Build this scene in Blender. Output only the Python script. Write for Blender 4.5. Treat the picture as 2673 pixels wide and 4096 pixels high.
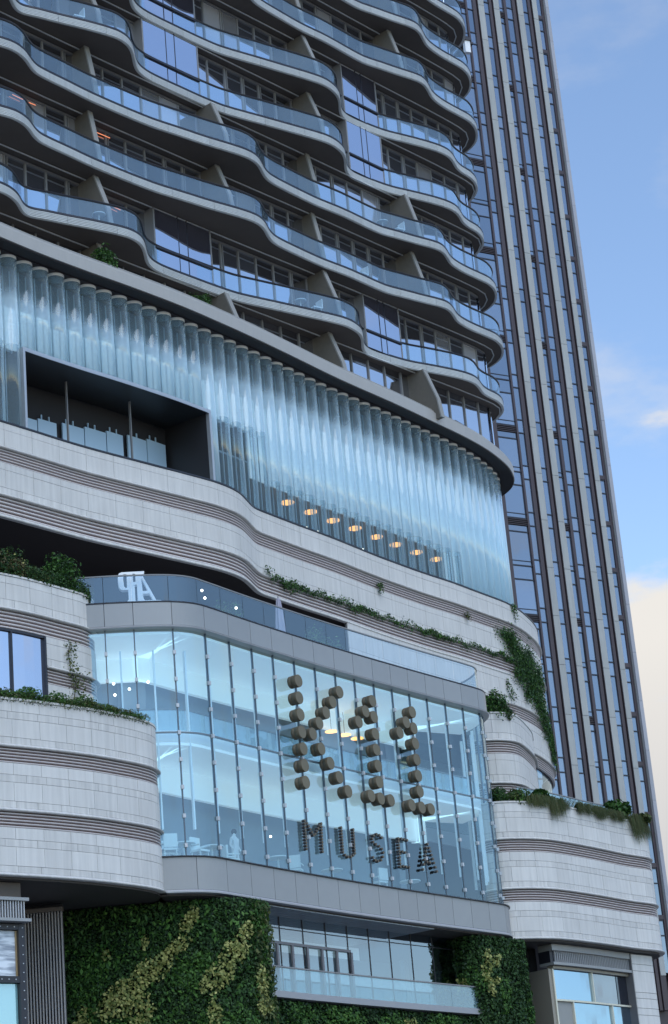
import bpy, bmesh, math, random
import numpy as np
from mathutils import Matrix, Vector
random.seed(7); RNG = np.random.default_rng(7)
for o in list(bpy.data.objects): bpy.data.objects.remove(o)
S = bpy.context.scene; COL = S.collection
R = math.radians
# ------------------------------------------------------------------ camera
CAM_Z = 1.6; FOC = 8700.0; PIT = R(19.85); ROL = R(5.05); PX, PY = 1336.5, 2048.0
cam = bpy.data.cameras.new('camera'); cam_o = bpy.data.objects.new('camera', cam); COL.objects.link(cam_o)
cam.sensor_fit = 'VERTICAL'; cam.sensor_height = 24.0; cam.lens = 24.0 * FOC / 4096; cam.clip_end = 3000; cam.clip_start = .5
fw = Vector((0, math.cos(PIT), math.sin(PIT))); up0 = Vector((0, -math.sin(PIT), math.cos(PIT))); rt0 = Vector((1, 0, 0))
rt = rt0 * math.cos(ROL) - up0 * math.sin(ROL); up = rt0 * math.sin(ROL) + up0 * math.cos(ROL)
m = Matrix((rt, up, -fw)).transposed().to_4x4(); m.translation = (0, 0, CAM_Z); cam_o.matrix_world = m
S.camera = cam_o
# ------------------------------------------------------------------ sky and light
W = bpy.data.worlds.new('World'); S.world = W; W.use_nodes = True
nt = W.node_tree; nt.nodes.clear(); N = nt.nodes.new; L = nt.links.new
out = N('ShaderNodeOutputWorld'); bg = N('ShaderNodeBackground'); L(bg.outputs[0], out.inputs[0])
SUN_EL, SUN_ROT = 52.0, 150.0
SKY_STRENGTH = 0.15
sky = N('ShaderNodeTexSky'); sky.sky_type = 'NISHITA'; sky.sun_disc = False
sky.sun_elevation = R(SUN_EL); sky.sun_rotation = R(SUN_ROT); sky.air_density = 1.0; sky.dust_density = 0.0; sky.ozone_density = 1.15
tc = N('ShaderNodeTexCoord'); sep = N('ShaderNodeSeparateXYZ'); L(tc.outputs['Generated'], sep.inputs[0])
mp = N('ShaderNodeMapping'); mp.inputs['Scale'].default_value = (3.2, 3.2, 7.0); mp.inputs['Location'].default_value = (4.34, 19.31, 2.18); L(tc.outputs['Generated'], mp.inputs[0])
no = N('ShaderNodeTexNoise'); no.inputs['Scale'].default_value = 2.9; no.inputs['Detail'].default_value = 7; no.inputs['Roughness'].default_value = .55; L(mp.outputs[0], no.inputs['Vector'])
def wmath(op, a, b=None):
    n = N('ShaderNodeMath'); n.operation = op; n.use_clamp = False
    for i, v in enumerate((a, b)):
        if v is None: continue
        if isinstance(v, (int, float)): n.inputs[i].default_value = v
        else: L(v, n.inputs[i])
    return n.outputs[0]
# a cloud bank low over the whole horizon, with a puffy upper edge, and thin wisps higher up
e1 = wmath('MULTIPLY', wmath('SUBTRACT', no.outputs['Fac'], .5), .36)
bk = N('ShaderNodeMapRange'); L(sep.outputs['Y'], bk.inputs[0]); bk.inputs[1].default_value = .1; bk.inputs[2].default_value = .9; bk.inputs[3].default_value = -.02; bk.inputs[4].default_value = .325
h1 = wmath('SUBTRACT', wmath('ADD', e1, bk.outputs[0]), sep.outputs['Z'])
rb = N('ShaderNodeMapRange'); rb.interpolation_type = 'SMOOTHSTEP'; L(h1, rb.inputs[0]); rb.inputs[1].default_value = -.006; rb.inputs[2].default_value = .055
rw = N('ShaderNodeMapRange'); rw.interpolation_type = 'SMOOTHSTEP'; L(no.outputs['Fac'], rw.inputs[0]); rw.inputs[1].default_value = .53; rw.inputs[2].default_value = .74; rw.inputs[4].default_value = .5
hz = N('ShaderNodeMapRange'); L(sep.outputs['Z'], hz.inputs[0]); hz.inputs[1].default_value = .62; hz.inputs[2].default_value = .3
wis = wmath('MULTIPLY', rw.outputs[0], hz.outputs[0])
fac = wmath('MAXIMUM', rb.outputs[0], wis)
cr = N('ShaderNodeMix'); cr.data_type = 'RGBA'
hc = N('ShaderNodeMapRange'); L(sep.outputs['Z'], hc.inputs[0]); hc.inputs[1].default_value = .11; hc.inputs[2].default_value = .27
L(hc.outputs[0], cr.inputs[0]); cr.inputs[6].default_value = (2.2, 2.25, 2.4, 1); cr.inputs[7].default_value = (3.5, 3.38, 3.2, 1)
gn = N('ShaderNodeMix'); gn.data_type = 'RGBA'; gn.blend_type = 'MULTIPLY'; gn.inputs[0].default_value = 1; L(sky.outputs[0], gn.inputs[6]); gn.inputs[7].default_value = (.94, .95, .96, 1)
mx = N('ShaderNodeMix'); mx.data_type = 'RGBA'; L(fac, mx.inputs[0]); L(gn.outputs[2], mx.inputs[6]); L(cr.outputs[2], mx.inputs[7])
L(mx.outputs[2], bg.inputs[0]); bg.inputs[1].default_value = SKY_STRENGTH
sun = bpy.data.lights.new('sun', 'SUN'); sun.energy = 0.75; sun.angle = R(50); sun.color = (1, .98, .95)
sun_o = bpy.data.objects.new('sun', sun); COL.objects.link(sun_o); sun_o.rotation_euler = (R(90 - SUN_EL), 0, R(180 - SUN_ROT))
S.view_settings.view_transform = 'Standard'; S.view_settings.look = 'None'; S.view_settings.exposure = 0.72; S.view_settings.gamma = 1
S.view_settings.use_curve_mapping = False
S.cycles.max_bounces = 10; S.cycles.transparent_max_bounces = 24; S.cycles.glossy_bounces = 5; S.cycles.diffuse_bounces = 4
S.cycles.use_denoising = True

# ------------------------------------------------------------------ materials
MATS = {}
def mat(name, col, rough=.6, metal=0., spec=.5, noise=0., nscale=3., vary=0., streak=0., bump=0., bscale=40., island=None, trans=0.):
    if name in MATS: return MATS[name]
    M = bpy.data.materials.new(name); M.use_nodes = True; t = M.node_tree; b = t.nodes['Principled BSDF']
    b.inputs['Roughness'].default_value = rough; b.inputs['Metallic'].default_value = metal
    b.inputs['Specular IOR Level'].default_value = spec
    def nn(k): return t.nodes.new(k)
    c = nn('ShaderNodeRGB'); c.outputs[0].default_value = (*col, 1); cur = c.outputs[0]
    def mul(cur, facsock, lo, hi):
        mr = nn('ShaderNodeMapRange'); t.links.new(facsock, mr.inputs[0]); mr.inputs[3].default_value = lo; mr.inputs[4].default_value = hi
        v = nn('ShaderNodeVectorMath'); v.operation = 'SCALE'; t.links.new(cur, v.inputs[0]); t.links.new(mr.outputs[0], v.inputs[3]); return v.outputs[0]
    geo = nn('ShaderNodeNewGeometry')
    if island:
        rp = nn('ShaderNodeValToRGB'); t.links.new(geo.outputs['Random Per Island'], rp.inputs[0]); cr_ = rp.color_ramp
        while len(cr_.elements) > 1: cr_.elements.remove(cr_.elements[0])
        for i, (p_, c_) in enumerate(island):
            e = cr_.elements[0] if i == 0 else cr_.elements.new(p_)
            e.position = p_; e.color = (*c_, 1)
        cur = rp.outputs[0]
    if vary:
        oi = nn('ShaderNodeObjectInfo'); cur = mul(cur, oi.outputs['Random'], 1 - vary, 1 + vary)
    if noise:
        nz = nn('ShaderNodeTexNoise'); nz.inputs['Scale'].default_value = nscale; nz.inputs['Detail'].default_value = 6; t.links.new(geo.outputs['Position'], nz.inputs['Vector'])
        cur = mul(cur, nz.outputs['Fac'], 1 - noise * 1.6, 1 + noise * 1.6)
    if streak:
        mp_ = nn('ShaderNodeMapping'); mp_.inputs['Scale'].default_value = (5, 5, .35); t.links.new(geo.outputs['Position'], mp_.inputs[0])
        nz = nn('ShaderNodeTexNoise'); nz.inputs['Scale'].default_value = 1.4; nz.inputs['Detail'].default_value = 5; t.links.new(mp_.outputs[0], nz.inputs['Vector'])
        cur = mul(cur, nz.outputs['Fac'], 1 - streak * 1.6, 1 + streak * 1.4)
    t.links.new(cur, b.inputs['Base Color'])
    if bump:
        nz = nn('ShaderNodeTexNoise'); nz.inputs['Scale'].default_value = bscale; nz.inputs['Detail'].default_value = 3; t.links.new(geo.outputs['Position'], nz.inputs['Vector'])
        bp = nn('ShaderNodeBump'); bp.inputs['Strength'].default_value = bump; bp.inputs['Distance'].default_value = .02; t.links.new(nz.outputs['Fac'], bp.inputs['Height']); t.links.new(bp.outputs[0], b.inputs['Normal'])
    if trans:
        tr = nn('ShaderNodeBsdfTranslucent'); t.links.new(cur, tr.inputs[0]); mxs = nn('ShaderNodeMixShader'); mxs.inputs[0].default_value = trans
        t.links.new(b.outputs[0], mxs.inputs[1]); t.links.new(tr.outputs[0], mxs.inputs[2]); t.links.new(mxs.outputs[0], t.nodes['Material Output'].inputs[0])
    MATS[name] = M; return M
def glass(name, tint, refl, body=None, bodyfac=0., gl=(1, 1, 1), rough=.02, ior=1.5, wave=0., vary=0.):
    """thin architectural glass: tinted see-through (or a dark body) under a mirror coat with Fresnel."""
    if name in MATS: return MATS[name]
    M = bpy.data.materials.new(name); M.use_nodes = True; t = M.node_tree; t.nodes.clear(); nn = t.nodes.new
    o = nn('ShaderNodeOutputMaterial'); tr = nn('ShaderNodeBsdfTransparent'); tr.inputs[0].default_value = (*tint, 1)
    base = tr.outputs[0]
    if body:
        d = nn('ShaderNodeBsdfDiffuse'); d.inputs[0].default_value = (*body, 1)
        if vary:
            oi = nn('ShaderNodeObjectInfo'); mr = nn('ShaderNodeMapRange'); t.links.new(oi.outputs['Random'], mr.inputs[0]); mr.inputs[3].default_value = 1 - vary; mr.inputs[4].default_value = 1 + 2.2 * vary
            v = nn('ShaderNodeVectorMath'); v.operation = 'SCALE'; v.inputs[0].default_value = body; t.links.new(mr.outputs[0], v.inputs[3]); t.links.new(v.outputs[0], d.inputs[0])
        ms = nn('ShaderNodeMixShader'); ms.inputs[0].default_value = bodyfac; t.links.new(base, ms.inputs[1]); t.links.new(d.outputs[0], ms.inputs[2]); base = ms.outputs[0]
    g = nn('ShaderNodeBsdfGlossy'); g.inputs[0].default_value = (*gl, 1); g.inputs['Roughness'].default_value = rough
    lw = nn('ShaderNodeLayerWeight'); lw.inputs[0].default_value = .5; gb = nn('ShaderNodeNewGeometry')
    def mth(op, a_, b_):
        n_ = nn('ShaderNodeMath'); n_.operation = op; n_.use_clamp = True
        for i_, v_ in enumerate((a_, b_)):
            if isinstance(v_, (int, float)): n_.inputs[i_].default_value = v_
            else: t.links.new(v_, n_.inputs[i_])
        return n_.outputs[0]
    f0 = ((ior - 1) / (ior + 1)) ** 2; fr5 = mth('POWER', lw.outputs['Facing'], 4.)
    if wave:
        geo = nn('ShaderNodeNewGeometry'); nz = nn('ShaderNodeTexNoise'); nz.inputs['Scale'].default_value = .55; nz.inputs['Detail'].default_value = 1.5; t.links.new(geo.outputs['Position'], nz.inputs['Vector'])
        bp = nn('ShaderNodeBump'); bp.inputs['Strength'].default_value = wave; bp.inputs['Distance'].default_value = .02; t.links.new(nz.outputs['Fac'], bp.inputs['Height']); t.links.new(bp.outputs[0], g.inputs['Normal'])
    rf = min(1., refl + f0); a_s = mth('MULTIPLY', mth('ADD', mth('MULTIPLY', fr5, (1 - rf) * .8), rf), mth('SUBTRACT', 1., gb.outputs['Backfacing']))
    m2 = nn('ShaderNodeMixShader'); t.links.new(a_s, m2.inputs[0]); t.links.new(base, m2.inputs[1]); t.links.new(g.outputs[0], m2.inputs[2]); t.links.new(m2.outputs[0], o.inputs[0])
    MATS[name] = M; return M
def emit(name, col, st):
    if name in MATS: return MATS[name]
    M = bpy.data.materials.new(name); M.use_nodes = True; b = M.node_tree.nodes['Principled BSDF']
    b.inputs['Base Color'].default_value = (*col, 1); b.inputs['Emission Color'].default_value = (*col, 1); b.inputs['Emission Strength'].default_value = st
    MATS[name] = M; return M
STONE = mat('pale_limestone', (.63, .61, .575), .7, spec=.3, noise=.06, nscale=.8, vary=.05, streak=.12, bump=.15, bscale=30)
STONE_LIP = mat('weathered_limestone', (.605, .585, .55), .75, spec=.3, noise=.09, nscale=1.2, vary=.035, streak=.2, bump=.2, bscale=30)
JOINT = mat('joint_dark_grey', (.13, .13, .135), .9, spec=.1)  # dark grey backing seen in the open joints
SLAT = mat('pinkish_grey_slat_metal', (.60, .545, .525), .5, spec=.4, noise=.05)
SLATBACK = mat('umber_recess', (.155, .105, .095), .8, spec=.2)
FASCIA = mat('balcony_trim_off_white', (.58, .60, .59), .45, spec=.4, noise=.04, nscale=2, vary=.05, streak=.08)
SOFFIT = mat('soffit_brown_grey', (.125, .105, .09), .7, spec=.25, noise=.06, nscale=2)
DARK = mat('near_black_metal', (.016, .016, .024), .4, spec=.5)
BROWN = mat('dark_brown_anodised', (.055, .038, .042), .45, spec=.5)
FRAME = mat('grey_window_frame', (.22, .22, .22), .45, spec=.4)
CORN = mat('taupe_cornice_metal', (.40, .385, .36), .5, spec=.4, noise=.04, nscale=1.5, streak=.04)
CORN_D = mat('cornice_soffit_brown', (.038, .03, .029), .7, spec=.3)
BAND = mat('grey_metal_cladding', (.31, .31, .305), .42, .25, noise=.03, nscale=2, vary=.04)
BAND_LIP = mat('light_grey_edge_trim', (.45, .45, .46), .45, .2)
WHITE = mat('white_paint', (.90, .91, .91), .5)
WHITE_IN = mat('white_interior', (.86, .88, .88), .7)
GLOW_IN = emit('added_interior_glow', (.84, .96, 1.0), .15)  # no lamp here: glow added to brighten the dim interior
GREY_IN = mat('grey_interior', (.26, .31, .36), .8, noise=.05)
FLOOR_IN = mat('interior_floor', (.35, .34, .33), .6)
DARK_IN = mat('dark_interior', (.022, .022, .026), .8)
DIVID = mat('divider_brick_brown', (.16, .145, .12), .75, noise=.1, nscale=5)
DIVEDGE = mat('divider_edge_stone', (.27, .265, .245), .65, noise=.05)
TOWST = mat('tower_stone_fin', (.37, .375, .355), .65, noise=.05, nscale=.8, vary=.05, streak=.08)
TOWST2 = mat('tower_corner_stone', (.36, .36, .385), .65, noise=.05, nscale=.8, vary=.05)
BRONZE = mat('bronze_drum_face', (.15, .125, .075), .5, .1, noise=.05, nscale=6, vary=.06)
BRONZE_D = mat('bronze_drum_side', (.12, .092, .056), .5, .1, noise=.08, nscale=6, vary=.08)
BEAD = mat('dark_bead_metal', (.06, .05, .05), .4, .2)
CLIP = mat('pale_clip_metal', (.50, .52, .54), .4, .1)
CAPW = mat('tube_cap_white', (.82, .82, .80), .5)
W_PANE = glass('hotel_window_glass', (.3, .3, .33), .58, (.035, .04, .05), .93, (.93, .94, 1.0), wave=.12, vary=.6)
W_CURT = glass('curtained_window_glass', (.3, .3, .33), .36, (.30, .30, .31), .95, (.93, .94, 1.0), wave=.12, vary=.4)
W_BAY = glass('bay_window_glass', (.3, .3, .33), .56, (.03, .03, .045), .95, (.88, .90, 1.0), wave=.35)
B_GLASS = glass('balustrade_glass', (.88, .945, .985), .09, (.50, .68, .80), .06, (.86, .96, 1.0))
T_PANE = glass('tower_glass', (.2, .2, .25), .23, (.045, .055, .075), .95, (.84, .9, .98), wave=.3, vary=.7)
A_GLASS = glass('atrium_glass', (.87, .955, .975), .12, None, 0, (.76, .92, 1.0), wave=.08)
def tube_glass(name, zlow):
    # tube glass with a white frit: clear at the head, frosted below, clear again under zlow
    M = glass(name, (.90, .955, .975), .03, (.72, .90, .98), .5, (.95, 1, 1), ior=1.4); t = M.node_tree
    ms = [n for n in t.nodes if n.type == 'MIX_SHADER' and n.inputs[0].default_value == .5 and not n.inputs[0].is_linked][0]
    geo = t.nodes.new('ShaderNodeNewGeometry'); sp_ = t.nodes.new('ShaderNodeSeparateXYZ'); t.links.new(geo.outputs['Position'], sp_.inputs[0])
    lw_ = t.nodes.new('ShaderNodeLayerWeight'); lw_.inputs[0].default_value = .5
    pw = t.nodes.new('ShaderNodeMath'); pw.operation = 'POWER'; t.links.new(lw_.outputs['Facing'], pw.inputs[0]); pw.inputs[1].default_value = 2.6
    a = t.nodes.new('ShaderNodeMapRange'); t.links.new(sp_.outputs[2], a.inputs[0]); a.inputs[1].default_value = 41.75; a.inputs[2].default_value = 41.15; a.inputs[3].default_value = .03; a.inputs[4].default_value = .34
    cur = a.outputs[0]
    if zlow:
        b = t.nodes.new('ShaderNodeMapRange'); t.links.new(sp_.outputs[2], b.inputs[0]); b.inputs[1].default_value = zlow - .03; b.inputs[2].default_value = zlow + .03; b.inputs[3].default_value = .2; b.inputs[4].default_value = 1
        c = t.nodes.new('ShaderNodeMath'); c.operation = 'MULTIPLY'; t.links.new(cur, c.inputs[0]); t.links.new(b.outputs[0], c.inputs[1]); cur = c.outputs[0]
    ad = t.nodes.new('ShaderNodeMath'); ad.operation = 'MULTIPLY_ADD'; t.links.new(pw.outputs[0], ad.inputs[0]); ad.inputs[1].default_value = .70; t.links.new(cur, ad.inputs[2]); cur = ad.outputs[0]  # tube edge highlights painted in as whiter body at grazing angles
    t.links.new(cur, ms.inputs[0]); return M
TUBE_G = tube_glass('glass_tube_frit', None); TUBE_L = tube_glass('glass_tube_lamp_zone', 36.9); TUBE_H = tube_glass('glass_tube_clear_foot', 39.1)
S_WIN = glass('shopfront_glass', (.2, .2, .22), .50, (.05, .055, .06), .95, (.60, .82, 1.0))
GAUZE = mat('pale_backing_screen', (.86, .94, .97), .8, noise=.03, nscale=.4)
_g = GAUZE.node_tree.nodes['Principled BSDF']; _g.inputs['Emission Color'].default_value = (.70, .90, 1.0, 1); _g.inputs['Emission Strength'].default_value = .10   # faint glow added to brighten the screen in its shaded recess
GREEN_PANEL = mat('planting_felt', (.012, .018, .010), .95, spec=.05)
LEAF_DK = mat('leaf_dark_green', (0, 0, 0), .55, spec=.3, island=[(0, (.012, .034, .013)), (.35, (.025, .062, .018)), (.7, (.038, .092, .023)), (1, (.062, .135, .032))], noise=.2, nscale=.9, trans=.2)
LEAF_MD = mat('leaf_mid_green', (0, 0, 0), .55, spec=.3, island=[(0, (.024, .07, .015)), (.5, (.055, .14, .026)), (1, (.11, .23, .042))], noise=.2, nscale=.9, trans=.25)
LEAF_YE = mat('leaf_variegated_yellow', (0, 0, 0), .55, spec=.3, island=[(0, (.12, .17, .05)), (.5, (.27, .29, .085)), (1, (.50, .48, .17))], noise=.12, nscale=1.5, trans=.2)
LEAF_OL = mat('leaf_olive', (0, 0, 0), .6, spec=.25, island=[(0, (.03, .05, .018)), (.6, (.08, .11, .035)), (1, (.16, .17, .06))], noise=.2, nscale=1.2, trans=.25)
LEAF_DRY = mat('leaf_dry_brown', (0, 0, 0), .7, spec=.2, island=[(0, (.07, .06, .03)), (.6, (.14, .115, .06)), (1, (.22, .2, .08))], trans=.2)
STEM = mat('plant_stem', (.06, .045, .03), .8)
SOIL = mat('planter_soil', (.03, .024, .018), .95)
LAMP = emit('warm_lamp', (1.0, .44, .13), 1.3)
SPOT = emit('white_spot', (1.0, .93, .82), 3.0)
STRIP = emit('warm_light_strip', (1.0, .62, .38), 1.8)
STRIP_R = emit('amber_light_strip', (1.0, .32, .16), .6)

# ------------------------------------------------------------------ geometry helpers
class MB:
    def __init__(s): s.v = []; s.f = []
    def add(s, vs, fs):
        b = len(s.v); s.v += [tuple(p) for p in vs]; s.f += [tuple(b + i for i in f) for f in fs]; return s
    def box(s, c, dx, dy, dz, ang=0.):
        """box centred on c; dx along angle ang in plan, dy across it"""
        ca, sa = math.cos(ang), math.sin(ang); vs = []
        for k in (-.5, .5):
            for x, y in ((-.5, -.5), (.5, -.5), (.5, .5), (-.5, .5)):
                X, Y = x * dx, y * dy; vs.append((c[0] + X * ca - Y * sa, c[1] + X * sa + Y * ca, c[2] + k * dz))
        return s.add(vs, [(3, 2, 1, 0), (4, 5, 6, 7), (0, 1, 5, 4), (1, 2, 6, 5), (2, 3, 7, 6), (3, 0, 4, 7)])
    def bar(s, a, b, r=.03, n=6):
        a, b = Vector(a), Vector(b); d = (b - a).normalized(); u = d.orthogonal().normalized(); w = d.cross(u); vs = []
        for p in (a, b):
            for i in range(n):
                t = 2 * math.pi * i / n; vs.append(p + (u * math.cos(t) + w * math.sin(t)) * r)
        return s.add(vs, [(i, (i + 1) % n, n + (i + 1) % n, n + i) for i in range(n)] + [tuple(range(n - 1, -1, -1)), tuple(range(n, 2 * n))])
    def mesh(s, name, smooth=False):
        me = bpy.data.meshes.new(name); me.from_pydata(s.v, [], s.f); me.update()
        if smooth: me.polygons.foreach_set('use_smooth', [True] * len(me.polygons))
        return me
def tag(o, label=None, cat=None, group=None, kind=None):
    if label: o['label'] = label
    if cat: o['category'] = cat
    if group: o['group'] = group
    if kind: o['kind'] = kind
    return o
def wpos(p): return Vector((0, 0, 0)) if p is None else wpos(p.parent) + p.location
def link(name, me, m, parent=None, loc=(0, 0, 0), rz=0.):
    o = bpy.data.objects.new(name, me); COL.objects.link(o)
    if m is not None and not me.materials: me.materials.append(m)
    if parent is not None: o.parent = parent
    o.location = Vector(loc) - wpos(parent); o.rotation_euler = (0, 0, rz); return o
def obj(name, mb, m, parent=None, smooth=False): return link(name, mb.mesh(name, smooth), m, parent)
def thing(name, label, cat, loc=(0, 0, 0), group=None):
    o = bpy.data.objects.new(name, None); COL.objects.link(o); o.location = loc; o.empty_display_size = .5; return tag(o, label, cat, group)

class Curve:
    """a smooth plan curve through points, left to right; its right-hand side is the outside"""
    def __init__(s, pts, step=.18, smooth=True, raw=False):
        P = np.array(pts, float)
        if raw: s.p = P
        elif smooth:
            Q = np.vstack([2 * P[0] - P[1], P, 2 * P[-1] - P[-2]]); outp = []
            for i in range(1, len(Q) - 2):
                n = max(2, int(np.linalg.norm(Q[i + 1] - Q[i]) / step))
                for k in range(n):
                    t = k / n; a, b, c, d = Q[i - 1], Q[i], Q[i + 1], Q[i + 2]
                    outp.append(.5 * ((2 * b) + (-a + c) * t + (2 * a - 5 * b + 4 * c - d) * t * t + (-a + 3 * b - 3 * c + d) * t ** 3))
            s.p = np.array(outp + [P[-1]])
            for _ in range(2):
                q = s.p.copy(); q[1:-1] = .25 * s.p[:-2] + .5 * s.p[1:-1] + .25 * s.p[2:]; s.p = q
        else: s.p = P
        s.d = np.concatenate([[0], np.cumsum(np.linalg.norm(np.diff(s.p, axis=0), axis=1))]); s.len = s.d[-1]
        t = np.gradient(s.p, axis=0); t /= np.linalg.norm(t, axis=1)[:, None]; s.t = t; s.n = np.stack([t[:, 1], -t[:, 0]], 1)
    def at(s, x):
        p = np.array([np.interp(x, s.d, s.p[:, k]) for k in (0, 1)]); n = np.array([np.interp(x, s.d, s.n[:, k]) for k in (0, 1)]); n /= np.linalg.norm(n)
        return p, n
    def ang(s, x): p, n = s.at(x); return math.atan2(n[0], -n[1])       # plan angle of the tangent
    def off(s, x, o): p, n = s.at(x); return p + n * o
    def offset(s, o): return Curve(s.p + s.n * o, raw=True)
    def samples(s, a, b, step): k = max(1, int(math.ceil((b - a) / step))); return np.linspace(a, b, k + 1)
    def s_az(s, deg, lo=None):
        """arc length where the curve crosses the compass line through the camera post"""
        a = np.arctan2(s.p[:, 0], s.p[:, 1]); r = R(deg); best = None
        for i in range(len(a) - 1):
            if (a[i] - r) * (a[i + 1] - r) <= 0 and a[i] != a[i + 1]:
                best = s.d[i] + (r - a[i]) / (a[i + 1] - a[i]) * (s.d[i + 1] - s.d[i]); break
        return best if best is not None else (0. if r < a[0] else s.len)
    def s_x(s, x): return float(np.interp(x, s.p[:, 0], s.d))
def sweep(c, prof, a=0., b=None, step=.3, mb=None, caps=True, closed=True):
    """sweep a profile [(out, z)] along the curve from arc length a to b (profile listed clockwise seen along the curve)"""
    mb = mb or MB(); b = c.len if b is None else b; ss = c.samples(a, b, step); k = len(prof); vs = []; fs = []
    for x in ss:
        p, n = c.at(x)
        for o, z in prof: vs.append((p[0] + n[0] * o, p[1] + n[1] * o, z))
    rng = range(k) if closed else range(k - 1)
    for i in range(len(ss) - 1):
        for j in rng: fs.append((i * k + j, (i + 1) * k + j, (i + 1) * k + (j + 1) % k, i * k + (j + 1) % k))
    if caps and closed: fs.append(tuple(range(k - 1, -1, -1))); fs.append(tuple((len(ss) - 1) * k + j for j in range(k)))
    return mb.add(vs, fs)
def rect(o0, o1, z0, z1): return [(o0, z0), (o1, z0), (o1, z1), (o0, z1)]
def ruled(c, back, z0, z1, o=0., mb=None, step=.4):
    """a slab from the curve (offset o) to a polyline behind it"""
    mb = mb or MB(); ss = c.samples(0, c.len, step); B = Curve(back, smooth=False); vs = []; fs = []; n = len(ss)
    for i, x in enumerate(ss):
        p = c.off(x, o); q = B.at(B.len * i / (n - 1))[0]
        vs += [(p[0], p[1], z0), (q[0], q[1], z0), (q[0], q[1], z1), (p[0], p[1], z1)]
    for i in range(n - 1):
        a = 4 * i; fs += [(a, a + 4, a + 5, a + 1), (a + 1, a + 5, a + 6, a + 2), (a + 2, a + 6, a + 7, a + 3), (a + 3, a + 7, a + 4, a)]
    fs += [(0, 1, 2, 3), (4 * n - 1, 4 * n - 2, 4 * n - 3, 4 * n - 4)]
    return mb.add(vs, fs)
def ray(x, y):
    u, v = x - PX, PY - y; u2 = u * math.cos(ROL) + v * math.sin(ROL); v2 = -u * math.sin(ROL) + v * math.cos(ROL)
    return u2, FOC * math.cos(PIT) - v2 * math.sin(PIT), FOC * math.sin(PIT) + v2 * math.cos(PIT)
def hit(x, y, c):
    """sight line of the survey photograph met with a facade curve: arc length and height"""
    d = ray(x, y); s = c.s_az(math.degrees(math.atan2(d[0], d[1]))); p = c.at(s)[0]
    return s, CAM_Z + d[2] / math.hypot(d[0], d[1]) * math.hypot(*p)

def leaf_mesh(name, P, Nn, size, m, parent=None, droop=.0, tilt=.7, narrow=.55, smin=.6):
    """many separate folded leaf blades at points P facing roughly Nn"""
    n = len(P); P = np.asarray(P, float); Nn = np.asarray(Nn, float)
    d = Nn + RNG.normal(0, tilt, (n, 3)); d /= np.linalg.norm(d, axis=1)[:, None] + 1e-9
    a = RNG.normal(0, 1, (n, 3)); a[:, 2] -= droop; a -= d * (a * d).sum(1)[:, None]; a /= np.linalg.norm(a, axis=1)[:, None] + 1e-9
    b = np.cross(d, a); sz = (size * RNG.uniform(smin, 1.35, n))[:, None]
    V = np.empty((n, 4, 3)); V[:, 0] = P - a * sz * .5; V[:, 2] = P + a * sz * .5
    V[:, 1] = P + b * sz * narrow * .5 + d * sz * .12; V[:, 3] = P - b * sz * narrow * .5 + d * sz * .12
    me = bpy.data.meshes.new(name); me.vertices.add(4 * n); me.vertices.foreach_set('co', V.reshape(-1))
    me.loops.add(4 * n); me.loops.foreach_set('vertex_index', np.arange(4 * n)); me.polygons.add(n)
    me.polygons.foreach_set('loop_start', np.arange(n) * 4); me.polygons.foreach_set('loop_total', np.full(n, 4)); me.update(calc_edges=True); me.validate()
    return link(name, me, m, parent)

# ------------------------------------------------------------------ plan of the place (metres, survey post at the origin)
T1 = Curve([(-18, 76.0), (-15.5, 78.6), (-13.6, 80.2), (-12.8, 80.9), (-12.4, 81.5), (-12.2, 82.2), (-12.15, 82.9), (-11.9, 83.4), (-11.3, 83.75), (-10.5, 84.3), (-9.4, 85.0), (-8.4, 85.7), (-7.85, 86.2), (-7.52, 86.8), (-7.42, 87.5), (-7.42, 88.6), (-7.3, 89.2), (-6.95, 89.85), (-6.35, 90.6), (-5.6, 91.45), (-4.9, 92.25), (-4.2, 93.0), (-3.65, 93.55), (-2.8, 94.2), (-1.7, 95.0), (-.5, 95.9), (.7, 96.8), (1.4, 97.4), (1.8, 97.95), (2.1, 98.6), (2.2, 99.3), (2.2, 100.2), (2.3, 100.8), (2.55, 101.3), (3.15, 102.0), (3.9, 102.75), (4.65, 103.4), (5.7, 104.1), (6.9, 104.95), (7.65, 105.6), (8.1, 106.2), (8.35, 106.9), (8.52, 107.5), (8.85, 108.1), (9.3, 108.7), (9.58, 109.35), (9.72, 110.1), (9.6, 111.0), (9.0, 112.1), (7.6, 113.6), (6.0, 115.0)])
T2 = Curve([(-18.3, 75.0), (-15.5, 78.0), (-13.5, 79.75), (-12.6, 80.45), (-12.1, 80.85), (-11.8, 81.25), (-11.6, 81.75), (-11.5, 82.3), (-11.35, 82.9), (-10.95, 83.5), (-10.2, 84.45), (-9.4, 85.5), (-8.5, 86.55), (-7.7, 87.45), (-6.8, 88.4), (-6.3, 88.85), (-5.5, 89.55), (-4.5, 90.45), (-3.4, 91.35), (-2.7, 91.98), (-2.3, 92.5), (-2.08, 93.1), (-1.95, 93.85), (-1.75, 94.5), (-1.3, 95.2), (-.5, 96.25), (.5, 97.5), (1.75, 98.85), (2.65, 99.95), (3.3, 100.75), (3.8, 101.3), (4.5, 101.85), (5.55, 102.7), (6.4, 103.35), (6.9, 103.85), (7.2, 104.6), (7.4, 105.35), (7.7, 105.95), (8.25, 106.75), (9.0, 107.65), (9.6, 108.4), (9.95, 109.2), (10.08, 110.1), (9.95, 111.1), (9.3, 112.2), (7.8, 113.8), (6.2, 115.2)])
WL = Curve([(-18, 77.0), (-13, 82.9), (-10, 86.5), (-4.2, 93.3), (0, 98.2), (4.3, 103.3), (7.3, 106.8), (9.2, 109.2), (9.55, 110.2), (9.35, 111.3), (8.5, 112.6), (6.5, 114.5), (5.5, 115.3)])
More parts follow.
